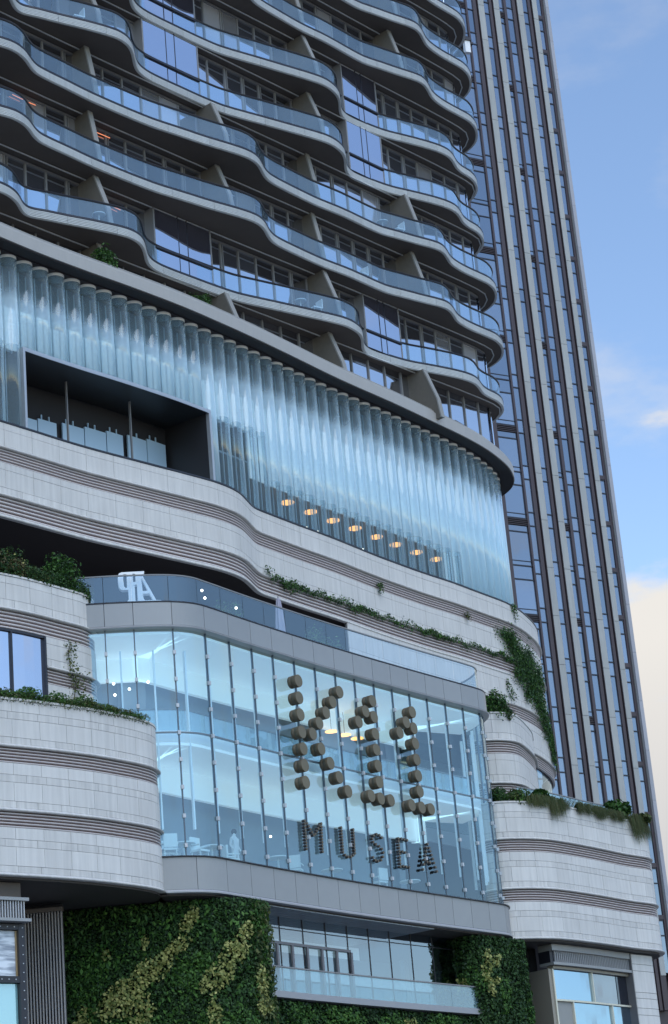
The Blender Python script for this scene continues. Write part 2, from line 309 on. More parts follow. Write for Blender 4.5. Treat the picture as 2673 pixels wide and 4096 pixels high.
BACK_H = [(-24, 84), (-4, 108), (4, 117)]
ROOF = Curve([(-18, 71.6), (-15, 75.6), (-12.5, 78.9), (-11, 80.85), (-9.3, 82.85), (-8.0, 84.3), (-6.1, 86.55), (-4.8, 88.25), (-3.0, 90.75), (-1.4, 93.1), (.8, 96.4), (3.55, 100.2), (5.3, 102.75), (7.1, 105.4), (8.35, 107.5), (9.2, 109.3), (9.7, 110.6), (10.0, 111.9), (10.1, 112.9), (9.9, 114.2), (9.0, 115.8), (7.5, 117.3)])
TB = ROOF.offset(-1.18)
MF = Curve([(-18, 71.9), (-15, 75.5), (-12.7, 78.2), (-11.6, 79.55), (-9.8, 81.75), (-7.45, 84.25), (-5.7, 86.1), (-4.95, 86.95), (-4.4, 87.75), (-4.02, 88.55), (-3.77, 89.55), (-3.5, 90.6), (-2.9, 91.55), (-1.6, 93.5), (-.15, 95.6), (1.8, 98.65), (3.9, 101.7), (5.7, 104.1), (7.2, 106.3), (8.2, 107.75), (8.75, 108.7), (9.25, 109.75), (9.7, 110.95), (10.15, 112.4), (10.45, 113.9), (10.5, 115.5), (10.0, 118)])
AT = Curve([(-11.5, 78.1), (-9.3, 78.22), (-7.9, 78.4), (-6.5, 78.72), (-5.6, 79.25), (-4.95, 80.15), (-4.1, 81.5), (-3.0, 83.2), (-1.8, 85.0), (-.5, 86.9), (1.2, 89.3), (3.1, 91.9), (4.7, 94.05), (5.55, 95.2), (5.98, 95.85), (6.15, 96.5), (6.1, 97.3), (5.7, 98.4), (4.8, 99.8)])
LL = Curve([(-18, 67.6), (-15, 70.2), (-12.3, 72.45), (-10.6, 73.9), (-9.3, 75.2), (-8.5, 76.2), (-7.95, 76.95), (-7.5, 77.75), (-7.33, 78.4), (-7.45, 79.3), (-8.0, 80.2)])
UL = Curve([(-18, 69.4), (-15, 72.2), (-12.3, 74.7), (-11.3, 75.8), (-10.35, 77.1), (-9.8, 77.85), (-9.5, 78.6), (-9.5, 79.4), (-9.9, 80.3)])
RT = Curve([(4.4, 98.6), (5.2, 97.6), (6.0, 97.2), (6.9, 97.4), (7.95, 97.98), (8.9, 98.9), (10.6, 101.1), (12.3, 103.5), (13.3, 104.7), (13.75, 105.4), (13.9, 106.4), (13.6, 107.6), (12.6, 109)])
R2 = Curve([(4.6, 101.6), (5.6, 101.0), (6.57, 101.0), (7.15, 101.25), (7.6, 101.65), (7.95, 102.35), (8.35, 103.7), (8.8, 105.6), (9.0, 107.5)])
BACK_P = [(-24, 84), (-6, 100), (6, 118)]
Z_LIP, Z_ATT = 15.9, 27.0

# ------------------------------------------------------------------ ground
g = MB(); g.add([(-700, -300, 0), (700, -300, 0), (700, 1500, 0), (-700, 1500, 0)], [(0, 1, 2, 3)])
gm = mat('plaza_paving', (.20, .195, .19), .8, noise=.12, nscale=.5); tag(obj('ground', g, gm), kind='structure')

# ================================================================== HOTEL BLOCK
hotel = thing('hotel_building', 'curved hotel block with wavy white edged balconies stacked above the cornice', 'building', (0, 98, 0))
ZH, FH = 46.8, 3.4
FLOORS = [(ZH + FH * i, (T1, T2, T2, T1, T1, T2, T2, T2)[i]) for i in range(8)]
def fascia_prof(z):
    pr = [(-.10, z - .42), (-.02, z - .42)]; n = 5; h = .375 / n; z0 = z - .415
    for i in range(n):
        a = z0 + i * h; pr += [(-.02, a + .010), (.03, a + .022), (.03, a + h - .014), (-.02, a + h - .004)]
    pr += [(-.02, z - .035), (-.10, z - .035)]; return pr
def soff(z): return z - .40
for fi, (z, T) in enumerate(FLOORS):
    lo = 2.0
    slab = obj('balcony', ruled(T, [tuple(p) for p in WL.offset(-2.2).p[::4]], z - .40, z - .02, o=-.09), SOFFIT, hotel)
    # joined trim pieces, each about 2.4 m of the wavy edge
    x = lo; k = 0
    while x < T.len - .4:
        b = min(T.len, x + 2.4); obj('fascia_panel', sweep(T, fascia_prof(z), x + .012, b - .006, .16), FASCIA, slab); x = b
    obj('glass_channel', sweep(T, rect(-.16, .04, z - .033, z + .065), lo, step=.16), DARK, slab)
    obj('handrail', sweep(T, [(-.15, z + .99), (-.07, z + .985), (-.05, z + 1.03), (-.08, z + 1.075), (-.145, z + 1.07)], lo, step=.16), DARK, slab)
    x = lo
    while x < T.len - .6:
        b = min(T.len, x + 1.56); obj('balustrade_pane', sweep(T, rect(-.118, -.102, z + .065, z + .985), x + .004, b - .004, .2, caps=False), B_GLASS, slab); x = b
    # window wall of the floor
    top = soff(z + FH); lo_w = 3.5; xs = [lo_w]; bays = []
    if T is T1:
        for xa, xb in ((-7.15, -4.75), (2.4, 4.2)): bays.append((WL.s_x(xa), WL.s_x(xb)))
    x = lo_w; cuts = [lo_w]; endw = WL.len - 1.0
    marks = sorted([v for bb in bays for v in bb] + [endw]); inbay = False
    for mk in marks:
        a0 = cuts[-1]; n = max(1, round((mk - a0) / 1.22))
        cuts += [a0 + (mk - a0) * f for f in ((.42, .58, 1.) if inbay else [(i + 1) / n for i in range(n)])]; inbay = not inbay
    for i in range(len(cuts) - 1):
        a, b = cuts[i], cuts[i + 1]; mid = (a + b) / 2; bay = any(u - .01 < mid < v + .01 for u, v in bays)
        o = .02 if bay else -.55; c = WL.off(mid, o); ang = WL.ang(mid) + R(random.uniform(-.5, .5)); hgt = top - z - .12
        link('window_pane', MB().box((0, 0, 0), (b - a) - .07 if not bay else (b - a) - .04, .04, hgt).mesh('window_pane'), W_BAY if bay else (W_CURT if random.random() < .16 else W_PANE), hotel, (c[0], c[1], z + .02 + hgt / 2), ang)
        if bay:
            pb = WL.off(mid, o + .06); link('bay_transom', MB().box((0, 0, 0), b - a, .10, .09).mesh('bay_transom'), DARK, hotel, (pb[0], pb[1], z + .93), ang)
        if random.random() < .33 and not bay and fi < 7:                # opened casement frame standing inside the pane edge
            pb = WL.off(a + .16, o + .035); link('casement_stile', MB().box((0, 0, 0), .05, .05, hgt - .1).mesh('casement_stile'), FRAME, hotel, (pb[0], pb[1], z + .02 + hgt / 2), ang)
    for i, a in enumerate(cuts):
        bay = any(u - .05 < a < v + .05 for u, v in bays); edge = any(abs(a - v) < .05 for bb in bays for v in bb)
        o0 = -.62; o1 = .06 if edge else (.05 if bay else -.47)
        if bay and not edge: o0 = -.05
        wd = .05 if bay and not edge else .085; cc = WL.off(a, (o0 + o1) / 2)
        link('window_mullion', MB().box((0, 0, 0), wd, o1 - o0, top - z - .02).mesh('window_mullion'), DARK if bay and not edge else FRAME, hotel, (cc[0], cc[1], (top + z) / 2 - .005), WL.ang(a))
    obj('window_head', sweep(WL, rect(-.64, -.44, top - .11, top - .015), lo_w, endw, .8), FRAME, hotel)
    obj('soffit_trim', sweep(WL, rect(-.03, .03, top - .05, top - .012), lo_w, endw, .8), FASCIA, hotel)
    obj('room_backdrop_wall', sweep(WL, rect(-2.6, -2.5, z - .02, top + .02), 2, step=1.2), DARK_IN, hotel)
obj('light_block_slab', ruled(T2, [tuple(p) for p in WL.offset(-2.2).p[::4]], ZH + FH * 8 - .42, ZH + FH * 8, o=-.09), SOFFIT, hotel)  # slab above the view, added only to block light
# dividers between the balconies, leaning outer edge
def divider(x, zf, ztop, T=None):
    s = WL.s_x(x); p, n = WL.at(s); t = np.array([-n[1], n[0]]); h = ztop - zf; om = 1.36
    if T is not None:
        rel = T.p - p; k_ = np.abs(rel @ t) < .2; om = min(1.36, float((rel[k_] @ n).min()) - .24)
    oa, ob = om - .16, min(.48, om - .55); prof = [(-.62, 0), (om, 0), (oa, h * .36), (ob, h), (-.62, h)]; th = .11; mb = MB(); vs = []
    for sgn in (-1, 1):
        for o, zz in prof: q = p + n * o + t * th * sgn; vs.append((q[0], q[1], zf + zz))
    k = len(prof); mb.add(vs, [tuple(range(k)), tuple(range(2 * k - 1, k - 1, -1))] + [(j, k + j, k + (j + 1) % k, (j + 1) % k) for j in range(k)])
    d = obj('balcony_divider', mb, DIVID, hotel)
    eb = MB(); vs = []
    for sgn in (-1.25, 1.25):
        for o, zz in ((om + .005, 0), (oa + .005, h * .36), (ob + .005, h), (ob + .085, h), (oa + .085, h * .36), (om + .085, 0)):
            q = p + n * o + t * th * sgn; vs.append((q[0], q[1], zf + .001 + zz * .999))
    eb.add(vs, [(0, 1, 4, 5), (1, 2, 3, 4), (11, 10, 7, 6), (10, 9, 8, 7)] + [(j, 6 + j, 6 + (j + 1) % 6, (j + 1) % 6) for j in range(6)])
    obj('divider_edge', eb, DIVEDGE, d)
    # fine brick courses on the two broad faces are raised strips
    cb = MB(); nb = int(h / .085)
    for i in range(nb):
        zz = (i + .5) * h / nb; ho = oa + (om - oa) * (1 - zz / (h * .36)) if zz < h * .36 else oa - (oa - ob) * (zz - h * .36) / (h * .64)
        for sgn in (-1, 1):
            q = p + n * ((ho - .02 - .55) / 2) + t * (th + .005) * sgn; cb.box((q[0], q[1], zf + zz), ho - .04 + .55, .010, h / nb * .72, math.atan2(n[1], n[0]))
    tag(obj('brick', cb, DIVID, d), kind='stuff')
DIVX = (-14.6, -9.75, -4.55, .15, 4.9)
for fi, (z, T) in enumerate(FLOORS):
    for x in DIVX:
        if T is T1 and x in (-4.55, 4.9, -14.6): continue
        divider(x, z, soff(z + FH), T)
for x in DIVX: divider(x, 43.42, soff(ZH))
# ground-floor windows of the hotel, on the cornice roof
zt = soff(ZH); cuts = np.arange(3.5, WL.len - .5, 1.3)
for a in cuts[:-1]:
    c = WL.off(a + .65, -.55); link('window_pane', MB().box((0, 0, 0), 1.22, .04, zt - 43.5).mesh('window_pane'), W_PANE, hotel, (c[0], c[1], (zt + 43.5) / 2), WL.ang(a + .65) + R(random.uniform(-.4, .4)))
    c = WL.off(a, -.53); link('window_mullion', MB().box((0, 0, 0), .085, .14, zt - 43.42).mesh('window_mullion'), FRAME, hotel, (c[0], c[1], (zt + 43.42) / 2), WL.ang(a))
obj('soffit_trim', sweep(WL, rect(-.03, .03, zt - .05, zt - .012), 3, step=.8), FASCIA, hotel)
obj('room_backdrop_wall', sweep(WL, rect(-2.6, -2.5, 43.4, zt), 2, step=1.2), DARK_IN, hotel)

# ================================================================== TOWER
TA = R(59); TCX, TCY = 170 * math.sin(R(7.72)), 170 * math.cos(R(7.72)); TD = np.array([math.sin(TA), math.cos(TA)]); TNn = np.array([math.cos(TA), -math.sin(TA)]); TANG = math.atan2(TD[1], TD[0])
tower = thing('office_tower', 'tall tower of pale stone fins and blue glass strips behind the hotel', 'building', (TCX, TCY, 0))
def tpt(s, o=0.): return np.array([TCX, TCY]) - TD * s + TNn * o
ZT0, ZT1 = 20.0, 124.0
def tbox(name, s0, s1, o0, o1, z0, z1, m, parent=None):
    c = tpt((s0 + s1) / 2, (o0 + o1) / 2)
    return link(name, MB().box((0, 0, 0), s1 - s0, o1 - o0, z1 - z0).mesh(name), m, parent or tower, (c[0], c[1], (z0 + z1) / 2), TANG)
tbox('tower_core', .05, 22, -9, -.5, 0, ZT1, BROWN)
TOPS = [43.27 + 4.02 * i for i in range(-5, 12)] + [91.78, 95.94, 100.0, 103.9, 107.41, 111.4, 115.4, 119.4]
TOPS = sorted(t for t in TOPS if t > 22)
FINS = ((1.12, 1.61), (2.70, 3.29), (5.30, 5.88), (6.95, 7.54))
for s0, s1 in FINS:                # stone fins in lengths of one floor
    tbox('fin_body', s0 + .01, s1 + .03, -.5, .16, ZT0, ZT1, BROWN)
    for i in range(len(TOPS) - 1):
        tbox('stone_fin', s0, s1, .165, .22, TOPS[i] - .6 + .02, TOPS[i + 1] - .6 - .01, TOWST)
for s0, s1 in ((1.72, 2.00), (2.58, 2.67), (3.40, 3.72), (5.98, 6.26), (6.83, 6.91), (7.66, 8.02)):
    tbox('frame_rail', s0, s1, -.5, .07, ZT0, ZT1, BROWN)
tbox('mullion', 4.42, 4.70, -.5, .10, ZT0, ZT1, BROWN); tbox('mullion', 8.64, 8.82, -.5, .08, ZT0, ZT1, BROWN); tbox('mullion', 10.75, 11.35, -.5, .1, ZT0, ZT1, BROWN); tbox('mullion', .30, .50, -.5, .05, ZT0, ZT1, BROWN)
tbox('corner_edge_strip', .22, .298, -.5, .16, ZT0, ZT1, FRAME)  # narrow grey strip edging the corner stones
for i in range(len(TOPS) - 1): tbox('corner_stone', -.13, .215, -.6, .3, TOPS[i] + .9 + .01, TOPS[i + 1] + .9 - .01, TOWST2)
COLS = [(.51, 1.08, 0), (2.0, 2.58, 1), (3.72, 4.42, 1), (4.70, 5.26, 2), (6.26, 6.83, 1), (8.02, 8.63, 1), (8.83, 10.74, 2), (11.36, 13.6, 1)]
for s0, s1, kind in COLS:
    dz = {0: -.4, 1: 0, 2: -.6}[kind]
    for i in range(len(TOPS) - 1):
        t0, t1 = TOPS[i] + dz, TOPS[i + 1] + dz
        for nm, za, zb in (('window_pane', t0, t1 - 1.16), ('spandrel_pane', t1 - 1.16, t1)):
            if kind == 2 and nm == 'spandrel_pane' and i % 2 == 0:
                tbox('louvre_box', s0, s1, -.15, -.08, t1 - .62, t1, DARK)
                for q in range(4): tbox('louvre_blade', s0, s1, -.075, .04, t1 - .58 + q * .15, t1 - .53 + q * .15, BROWN)
                tbox(nm, s0, s1, -.10, -.04, za + .05, t1 - .66, T_PANE); continue
            p = tbox(nm, s0, s1, -.10, -.04, za + .05, zb - .05, T_PANE); p.rotation_euler = (R(random.uniform(-.3, .3)), R(random.uniform(-.1, .1)), TANG + R(random.uniform(-.4, .4)))
        tbox('transom', s0, s1, -.16, .02, t1 - .05, t1 + .05, DARK); tbox('transom', s0, s1, -.16, .02, t1 - 1.21, t1 - 1.11, DARK)
        if kind == 2: tbox('transom', s0, s1, -.16, -.0, t1 + .37, t1 + .43, DARK)
        if kind == 0: tbox('louvre_box', s0 - .0, s1, -.28, .05, t1 + .07, t1 + .42, BROWN)
lampfix = thing('wall_floodlight', 'small boxy white floodlight on a bracket between hotel and tower', 'light', (9.3, 118.5, 73.0))
fx = np.array(ray(1868, 190)); fx = fx / math.hypot(fx[0], fx[1]) * 116; fz = fx[2] + CAM_Z
lampfix.location = (fx[0], fx[1], fz)
obj('floodlight_housing', MB().box((fx[0], fx[1], fz), .34, .3, .8, .4), WHITE, lampfix); obj('bracket', MB().box((fx[0] - .15, fx[1] + .9, fz + .45), .6, 1.6, .14, .4), DARK, lampfix); obj('floodlight_hood', MB().box((fx[0] - .05, fx[1], fz + .5), .6, .5, .2, .4), DARK, lampfix)

# ================================================================== MALL
mall = thing('shopping_mall', 'curved pale stone mall podium with glass tube screen and glazed atrium', 'building', (0, 90, 0))
# cornice
corn = obj('cornice', sweep(ROOF, [(-1.5, 43.34), (-.02, 43.19), (0, 43.2), (.02, 43.72), (-.02, 43.76), (-.16, 43.77), (-1.5, 43.78)], step=.5), CORN, mall)
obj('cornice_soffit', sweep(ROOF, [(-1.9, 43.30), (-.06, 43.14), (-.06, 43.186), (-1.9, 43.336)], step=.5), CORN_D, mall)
obj('cornice_cap', sweep(ROOF, rect(-.5, -.10, 43.80, 43.90), step=.5), CORN, mall)
obj('cornice_groove', sweep(ROOF, rect(-.5, -.17, 43.905, 43.965), step=.5), DARK, mall)
obj('cornice_cap', sweep(ROOF, rect(-.6, -.20, 43.97, 44.02), step=.5), CORN, mall)
obj('roof_deck', ruled(ROOF, [tuple(p) for p in WL.offset(-2.6).p[::4]], 43.36, 43.42, o=-.7), SOFFIT, mall)
sa = ROOF.s_az(4.1)
for i in range(4):
    obj('corner_balustrade_pane', sweep(ROOF, rect(-.98, -.96, 44.0, 44.62), sa + i * 1.5 + .01, sa + i * 1.5 + 1.49, .3), B_GLASS, mall)
obj('corner_handrail', sweep(ROOF, rect(-1.0, -.93, 44.62, 44.68), sa, sa + 6, .3), DARK, mall)
# glass tubes
Z_TT, Z_TBOT = 43.02, 34.3
SP = .888; RAD = .385
x = TB.s_az(-9.3); sE = TB.s_az(4.92) + 2.5; tubes = []
while x < sE: tubes.append(x); x += SP
snap = lambda v: tubes[0] + (round((v - tubes[0]) / SP - .5) + .5) * SP     # the frame sits between two tubes
sO0, sO1 = snap(TB.s_az(-8.44)), snap(TB.s_az(-3.40)); Z_OPEN = 39.05
nseg = 20
def tube_mesh(h, m=TUBE_G):
    mb = MB(); vs = []
    for zz in (0, h):
        for i in range(nseg): t = 2 * math.pi * i / nseg; vs.append((RAD * math.cos(t), RAD * math.sin(t), zz))
    mb.add(vs, [(i, (i + 1) % nseg, nseg + (i + 1) % nseg, nseg + i) for i in range(nseg)] + [tuple(range(nseg - 1, -1, -1)), tuple(range(nseg, 2 * nseg))])
    me = mb.mesh('glass_tube', True); me.polygons[-1].use_smooth = False; me.polygons[-2].use_smooth = False; me.materials.append(m); return me
def ring_mesh():
    mb = MB(); n = 24; vs = []
    for r, zz in ((RAD + .006, 0), (RAD + .006, .13)):
        for i in range(n): t = 2 * math.pi * i / n; vs.append((r * math.cos(t), r * math.sin(t), zz))
    mb.add(vs, [(i, (i + 1) % n, n + (i + 1) % n, n + i) for i in range(n)] + [tuple(range(n - 1, -1, -1)), tuple(range(n, 2 * n))]); me = mb.mesh('tube_cap'); me.materials.append(CAPW); me.materials.append(mat('cap_underside', (.10, .12, .14), .7)); me.polygons[n].material_index = 1; return me  # cap underside coloured dark for the shade inside the tube
TM = {'f': tube_mesh(Z_TT - Z_TBOT), 'o': tube_mesh(Z_TT - Z_OPEN - .05), 'l': tube_mesh(Z_TT - Z_TBOT, TUBE_L), 'h': tube_mesh(Z_TT - Z_TBOT, TUBE_H)}
RM = ring_mesh()
ROD = MB().box((0, 0, 0), .035, .05, 1).mesh('tube_seam'); ROD.materials.append(mat('tube_seam_metal', (.30, .38, .44), .5))
screen = obj('tube_screen_head', sweep(TB, rect(-.5, .42, Z_TT + .131, Z_TT + .2), sE and TB.s_az(-9.4), sE, .5), CORN_D, mall)
for x in tubes:
    op = sO0 < x < sO1; p, n = TB.at(x); a = TB.ang(x); zb = Z_OPEN + .05 if op else Z_TBOT
    az = math.degrees(math.atan2(p[0], p[1]))
    t = link('glass_tube', TM['o' if op else ('h' if az < -8.2 or -3.2 <= az < -1.95 else ('l' if -1.95 <= az < 3.3 else 'f'))], None, mall, (p[0], p[1], zb)); link('tube_cap', RM, CAPW, t, (p[0], p[1], Z_TT))
    bz = 39.6 if az < -8.2 else Z_OPEN + .1 if op else (39.7 if -3.2 <= az < -1.95 else (37.36 if -1.95 <= az < 3.3 else Z_TBOT)); tz = 41.45 + random.uniform(-.25, .12)
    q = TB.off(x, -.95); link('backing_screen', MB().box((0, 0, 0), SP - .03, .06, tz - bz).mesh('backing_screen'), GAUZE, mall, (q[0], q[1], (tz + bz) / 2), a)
    for dd, oo in ((-.10, -.2), (SP / 2, -.36)):
        q = p - n * -oo + np.array([math.cos(a), math.sin(a)]) * dd; o = link('tube_seam', ROD, None, t, (q[0], q[1], (Z_TT - .2 + zb) / 2), a); o.scale = (1, 1, Z_TT - .2 - zb)
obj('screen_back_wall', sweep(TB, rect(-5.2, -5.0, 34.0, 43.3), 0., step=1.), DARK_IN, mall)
obj('screen_ceiling', sweep(TB, rect(-5.2, -1.2, 41.9, 42.0), 1, step=1.), GREY_IN, mall); obj('screen_head_panel', sweep(TB, rect(-1.02, -.96, 41.2, 43.3), 1, step=.8), mat('head_panel_blue_grey', (.15, .19, .23), .6), mall)
obj('lounge_ceiling', sweep(TB, rect(-5.0, -1.3, 38.3, 38.4), TB.s_az(-3.0), step=1.), GREY_IN, mall)
# framed opening in the tubes
def radial(s, c, o0, o1, z0, z1, w, m, name, parent):
    p = c.off(s, (o0 + o1) / 2); return link(name, MB().box((0, 0, 0), w, abs(o1 - o0), z1 - z0).mesh(name), m, parent, (p[0], p[1], (z0 + z1) / 2), c.ang(s))
METF = mat('brushed_frame_metal', (.42, .44, .46), .35, .4, noise=.05)
rad = .44
opn = obj('loggia_ceiling', sweep(TB, rect(-6.4, rad - .02, Z_OPEN - .10, Z_OPEN + .0), sO0, sO1, .5), mat('loggia_ceiling_dark', (.03, .034, .036), .4), mall)
obj('frame_head', sweep(TB, rect(.40, rad, Z_OPEN - .13, Z_OPEN + .03), sO0 - .15, sO1 + .15, .5), METF, opn)
radial(sO0 - .08, TB, .1, rad, 34.2, Z_OPEN, .12, METF, 'frame_jamb', opn); radial(sO0 - .02, TB, -2.2, .098, 34.2, Z_OPEN, .08, DARK_IN, 'jamb_lining', opn); radial(sO1 + .08, TB, .25, rad, 34.2, Z_OPEN, .14, METF, 'frame_jamb', opn)
radial(sO1 + .08, TB, -3.4, .248, 34.2, Z_OPEN, .14, mat('jamb_lining_dark', (.025, .025, .028), .5), 'jamb_lining', opn)
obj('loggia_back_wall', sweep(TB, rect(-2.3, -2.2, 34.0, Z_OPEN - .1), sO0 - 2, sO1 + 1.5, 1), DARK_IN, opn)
GPAN = mat('loggia_pale_panel', (.42, .58, .70), .4)
for i in range(7):
    s = sO0 + 1.4 + i * (sO1 - sO0 - 1.6) / 7; zt_ = 37.35 + .12 * i
    obj('loggia_panel', sweep(TB, rect(-2.1, -2.02, 34.4, zt_), s + .03, s + (sO1 - sO0 - 1.6) / 7 - .03 - (.25 if i in (1, 4) else 0), .4), GPAN, opn)
    for q in (.25, .65): radial(s + q, TB, -2.08, -2.03, zt_, zt_ + .22, .05, GPAN, 'panel_clip', opn)
for f in (.32, .66): radial(sO0 + f * (sO1 - sO0), TB, -1.0, -.9, 34.2, Z_OPEN - .1, .05, FRAME, 'loggia_mullion', opn)
# loggia lights
a_ = TB.off(sO0 + 1.2, -1.3); b_ = TB.off(sO0 + 4.6, -1.6)
tag(obj('light_strip', MB().bar((a_[0], a_[1], 35.75), (b_[0], b_[1], 36.2), .022), STRIP), 'long thin warm light strip hanging inside the dark framed opening', 'light')
SPH = bmesh.new(); bmesh.ops.create_icosphere(SPH, subdivisions=2, radius=.055); SPM = bpy.data.meshes.new('spotlight'); SPH.to_mesh(SPM); SPH.free()
SPM.materials.append(SPOT)
for f, zz, lb in ((.42, 35.95, 'small glowing spotlight below the strip in the dark opening'), (.72, 36.3, 'small glowing spotlight near the right jamb of the dark opening')):
    p = TB.off(sO0 + f * (sO1 - sO0), -1.5); tag(link('spotlight', SPM, None, None, (p[0], p[1], zz)), lb, 'light')
# pendant lamps behind the tubes
DISC = bmesh.new(); bmesh.ops.create_cone(DISC, cap_ends=True, segments=28, radius1=.33, radius2=.33, depth=.05); DM = bpy.data.meshes.new('lamp_disc'); DISC.to_mesh(DM); DISC.free(); DM.materials.append(LAMP)
LC = TB.offset(-2.0); ordn = ('first', 'second', 'third', 'fourth', 'fifth', 'sixth', 'seventh', 'eighth')
for i, (lx, ly) in enumerate([(668, 1168), (722, 1190), (774, 1210), (825, 1228), (875, 1248), (920, 1266), (968, 1284), (1014, 1300)]):
    s, z = hit(lx * 1.7212, ly * 1.7212, LC); p = LC.at(s)[0]
    t = thing('ceiling_lamp', '%s from the left of the glowing orange disc lamps behind the glass tubes' % ordn[i], 'lamp', (p[0], p[1], z), 'orange disc lamps in a row')
    link('lamp_disc', DM, None, t, (p[0], p[1], z)); obj('lamp_rod', MB().bar((p[0], p[1], z + .03), (p[0], p[1], 38.3), .012), DARK, t)
for i, (lx, ly) in enumerate([(1178, 2095), (1226, 2110), (1270, 2126), (1365, 2165), (1452, 2198)]):
    LC2 = TB.offset(-3.2); s, z = hit(lx, ly, LC2); p = LC2.at(s)[0]
    tag(link('spotlight', SPM, None, None, (p[0], p[1], z)), '%s from the left of the tiny spotlights under the orange disc lamps' % ordn[i], 'light', 'small spots under the disc lamps')
# ---------------- stone facades
NP = [0]; REST = {}
def panels(c, z0, z1, a, b, w, m, o=.0, th=.05, key='', jitter=0., parent=None, proud=None):
    """a course of cladding stones along the curve, each one a separate slab with open joints"""
    x = a + (0 if not jitter else random.uniform(0, jitter) * w)
    if x > a + .2: cuts = [a, x]
    else: cuts = [a]
    while cuts[-1] < b - .3: cuts.append(min(b, cuts[-1] + w * (1 + (random.uniform(-jitter, jitter) if jitter else 0))))
    for i in range(len(cuts) - 1):
        pr = rect(o - th, o + random.uniform(-.004, .004), z0 + .006, z1 - .006) if proud is None else [(u, v) for u, v in proud]
        mbp = sweep(c, pr, cuts[i] + .006, cuts[i + 1] - .006, .35)
        if NP[0] < 296: obj('stone_panel', mbp, m, parent or mall); NP[0] += 1
        else: R_ = REST.setdefault((m.name), MB()); R_.add(mbp.v, mbp.f)
def stripes(c, z0, z1, a, b, n, depth=.13, par=None):
    par = par or mall; obj('slat_recess', sweep(c, rect(-depth - .1, -depth, z0, z1), a, b, .4), SLATBACK, par)
    h = (z1 - z0) / n
    for i in range(n):
        zz = z0 + i * h; obj('slat', sweep(c, [(-depth, zz + .01), (-.03, zz + .02), (-.02, zz + .05), (-.05, zz + h * .60), (-depth, zz + h * .68)], a, b, .3), SLAT, par)
def backing(c, z0, z1, a, b, o=-.055): obj('cladding_backing', sweep(c, rect(o - .1, o, z0, z1), a, b, .4), JOINT, mall)
def lip(c, z, a, b, h=.12, out_=.10):
    obj('drip_lip', sweep(c, [(-.16, z), (out_, z), (out_ + .02, z + .03), (.005, z + h), (-.16, z + h)], a, b, .3), STONE_LIP, mall)
def tier(c, zb, zt, a, b, rows, w):
    """rows: list of (height share, stone, width factor, jitter)"""
    backing(c, zb, zt, a, b); z = zt
    for sh, m_, wf, jt in rows:
        hh = (zt - zb) * sh; panels(c, z - hh, z, a, b, w * wf, m_, jitter=jt); z -= hh
    lip(c, zb - .12, a, b)
# lower left block
aL, bL = LL.s_az(-9.9), LL.len - .6
R4 = [(.26, STONE, 1, 0), (.17, STONE_LIP, .9, .35), (.42, STONE, 1, 0), (.15, STONE_LIP, .8, .35)]
for zb, ztp in ((Z_LIP + .12, 17.57), (18.25, 19.82), (20.5, 22.05)): tier(LL, zb, ztp, aL, bL, R4, 1.12)
stripes(LL, 17.57, 18.13, aL, bL, 5); stripes(LL, 19.82, 20.38, aL, bL, 5)
obj('parapet_coping', sweep(LL, rect(-.35, .03, 22.06, 22.14), aL, bL, .3), STONE_LIP, mall)
# right block
aR, bR = RT.s_x(5.3), RT.len - .5
for zb, ztp in ((Z_LIP + .12, 17.57), (18.25, 19.82), (20.5, 22.05)): tier(RT, zb, ztp, aR, bR, R4, 1.28)
stripes(RT, 17.57, 18.13, aR, bR, 5); stripes(RT, 19.82, 20.38, aR, bR, 5)
obj('parapet_coping', sweep(RT, rect(-.35, .03, 22.06, 22.14), aR, bR, .3), STONE_LIP, mall)
# upper left block
aU, bU = UL.s_az(-9.9), UL.len - .4; sW = UL.s_az(-8.16)
R3 = [(.24, STONE, 1, 0), (.52, STONE, 1, 0), (.24, STONE_LIP, .7, .3)]
tier(UL, 26.12, 27.3, aU, bU, R3, 1.12); stripes(UL, 25.3, 26.0, aU, bU, 5)
tier(UL, 24.2, 25.3, sW, bU, R3, 1.3); stripes(UL, 23.5, 24.08, sW, bU, 5); tier(UL, 22.15, 23.5, sW, bU, R3, 1.3)
obj('parapet_coping', sweep(UL, rect(-.35, .03, 27.31, 27.38), aU, bU, .3), STONE_LIP, mall)
wn = obj('corner_window', sweep(UL, rect(-.14, -.08, 22.2, 25.25), aU, sW - .08, .5), W_BAY, mall)
obj('window_frame', sweep(UL, rect(-.16, .0, 25.2, 25.29), aU, sW, .5), DARK, wn); radial(sW - .05, UL, -.2, .03, 22.1, 25.28, .09, DARK, 'window_frame', wn); radial(UL.s_az(-9.08), UL, -.16, .0, 22.1, 25.2, .07, DARK, 'window_frame', wn)
# right upper tier
a2, b2 = R2.s_x(5.5), R2.len - .1
tier(R2, 25.97, 27.2, a2, b2, R3, 1.1); stripes(R2, 25.25, 25.85, a2, b2, 5); tier(R2, 23.9, 25.25, a2, b2, R3, 1.1); stripes(R2, 23.2, 23.78, a2, b2, 5); tier(R2, 22.1, 23.2, a2, b2, R3, 1.1)
obj('parapet_coping', sweep(R2, rect(-.35, .03, 27.21, 27.28), a2, b2, .3), STONE_LIP, mall)
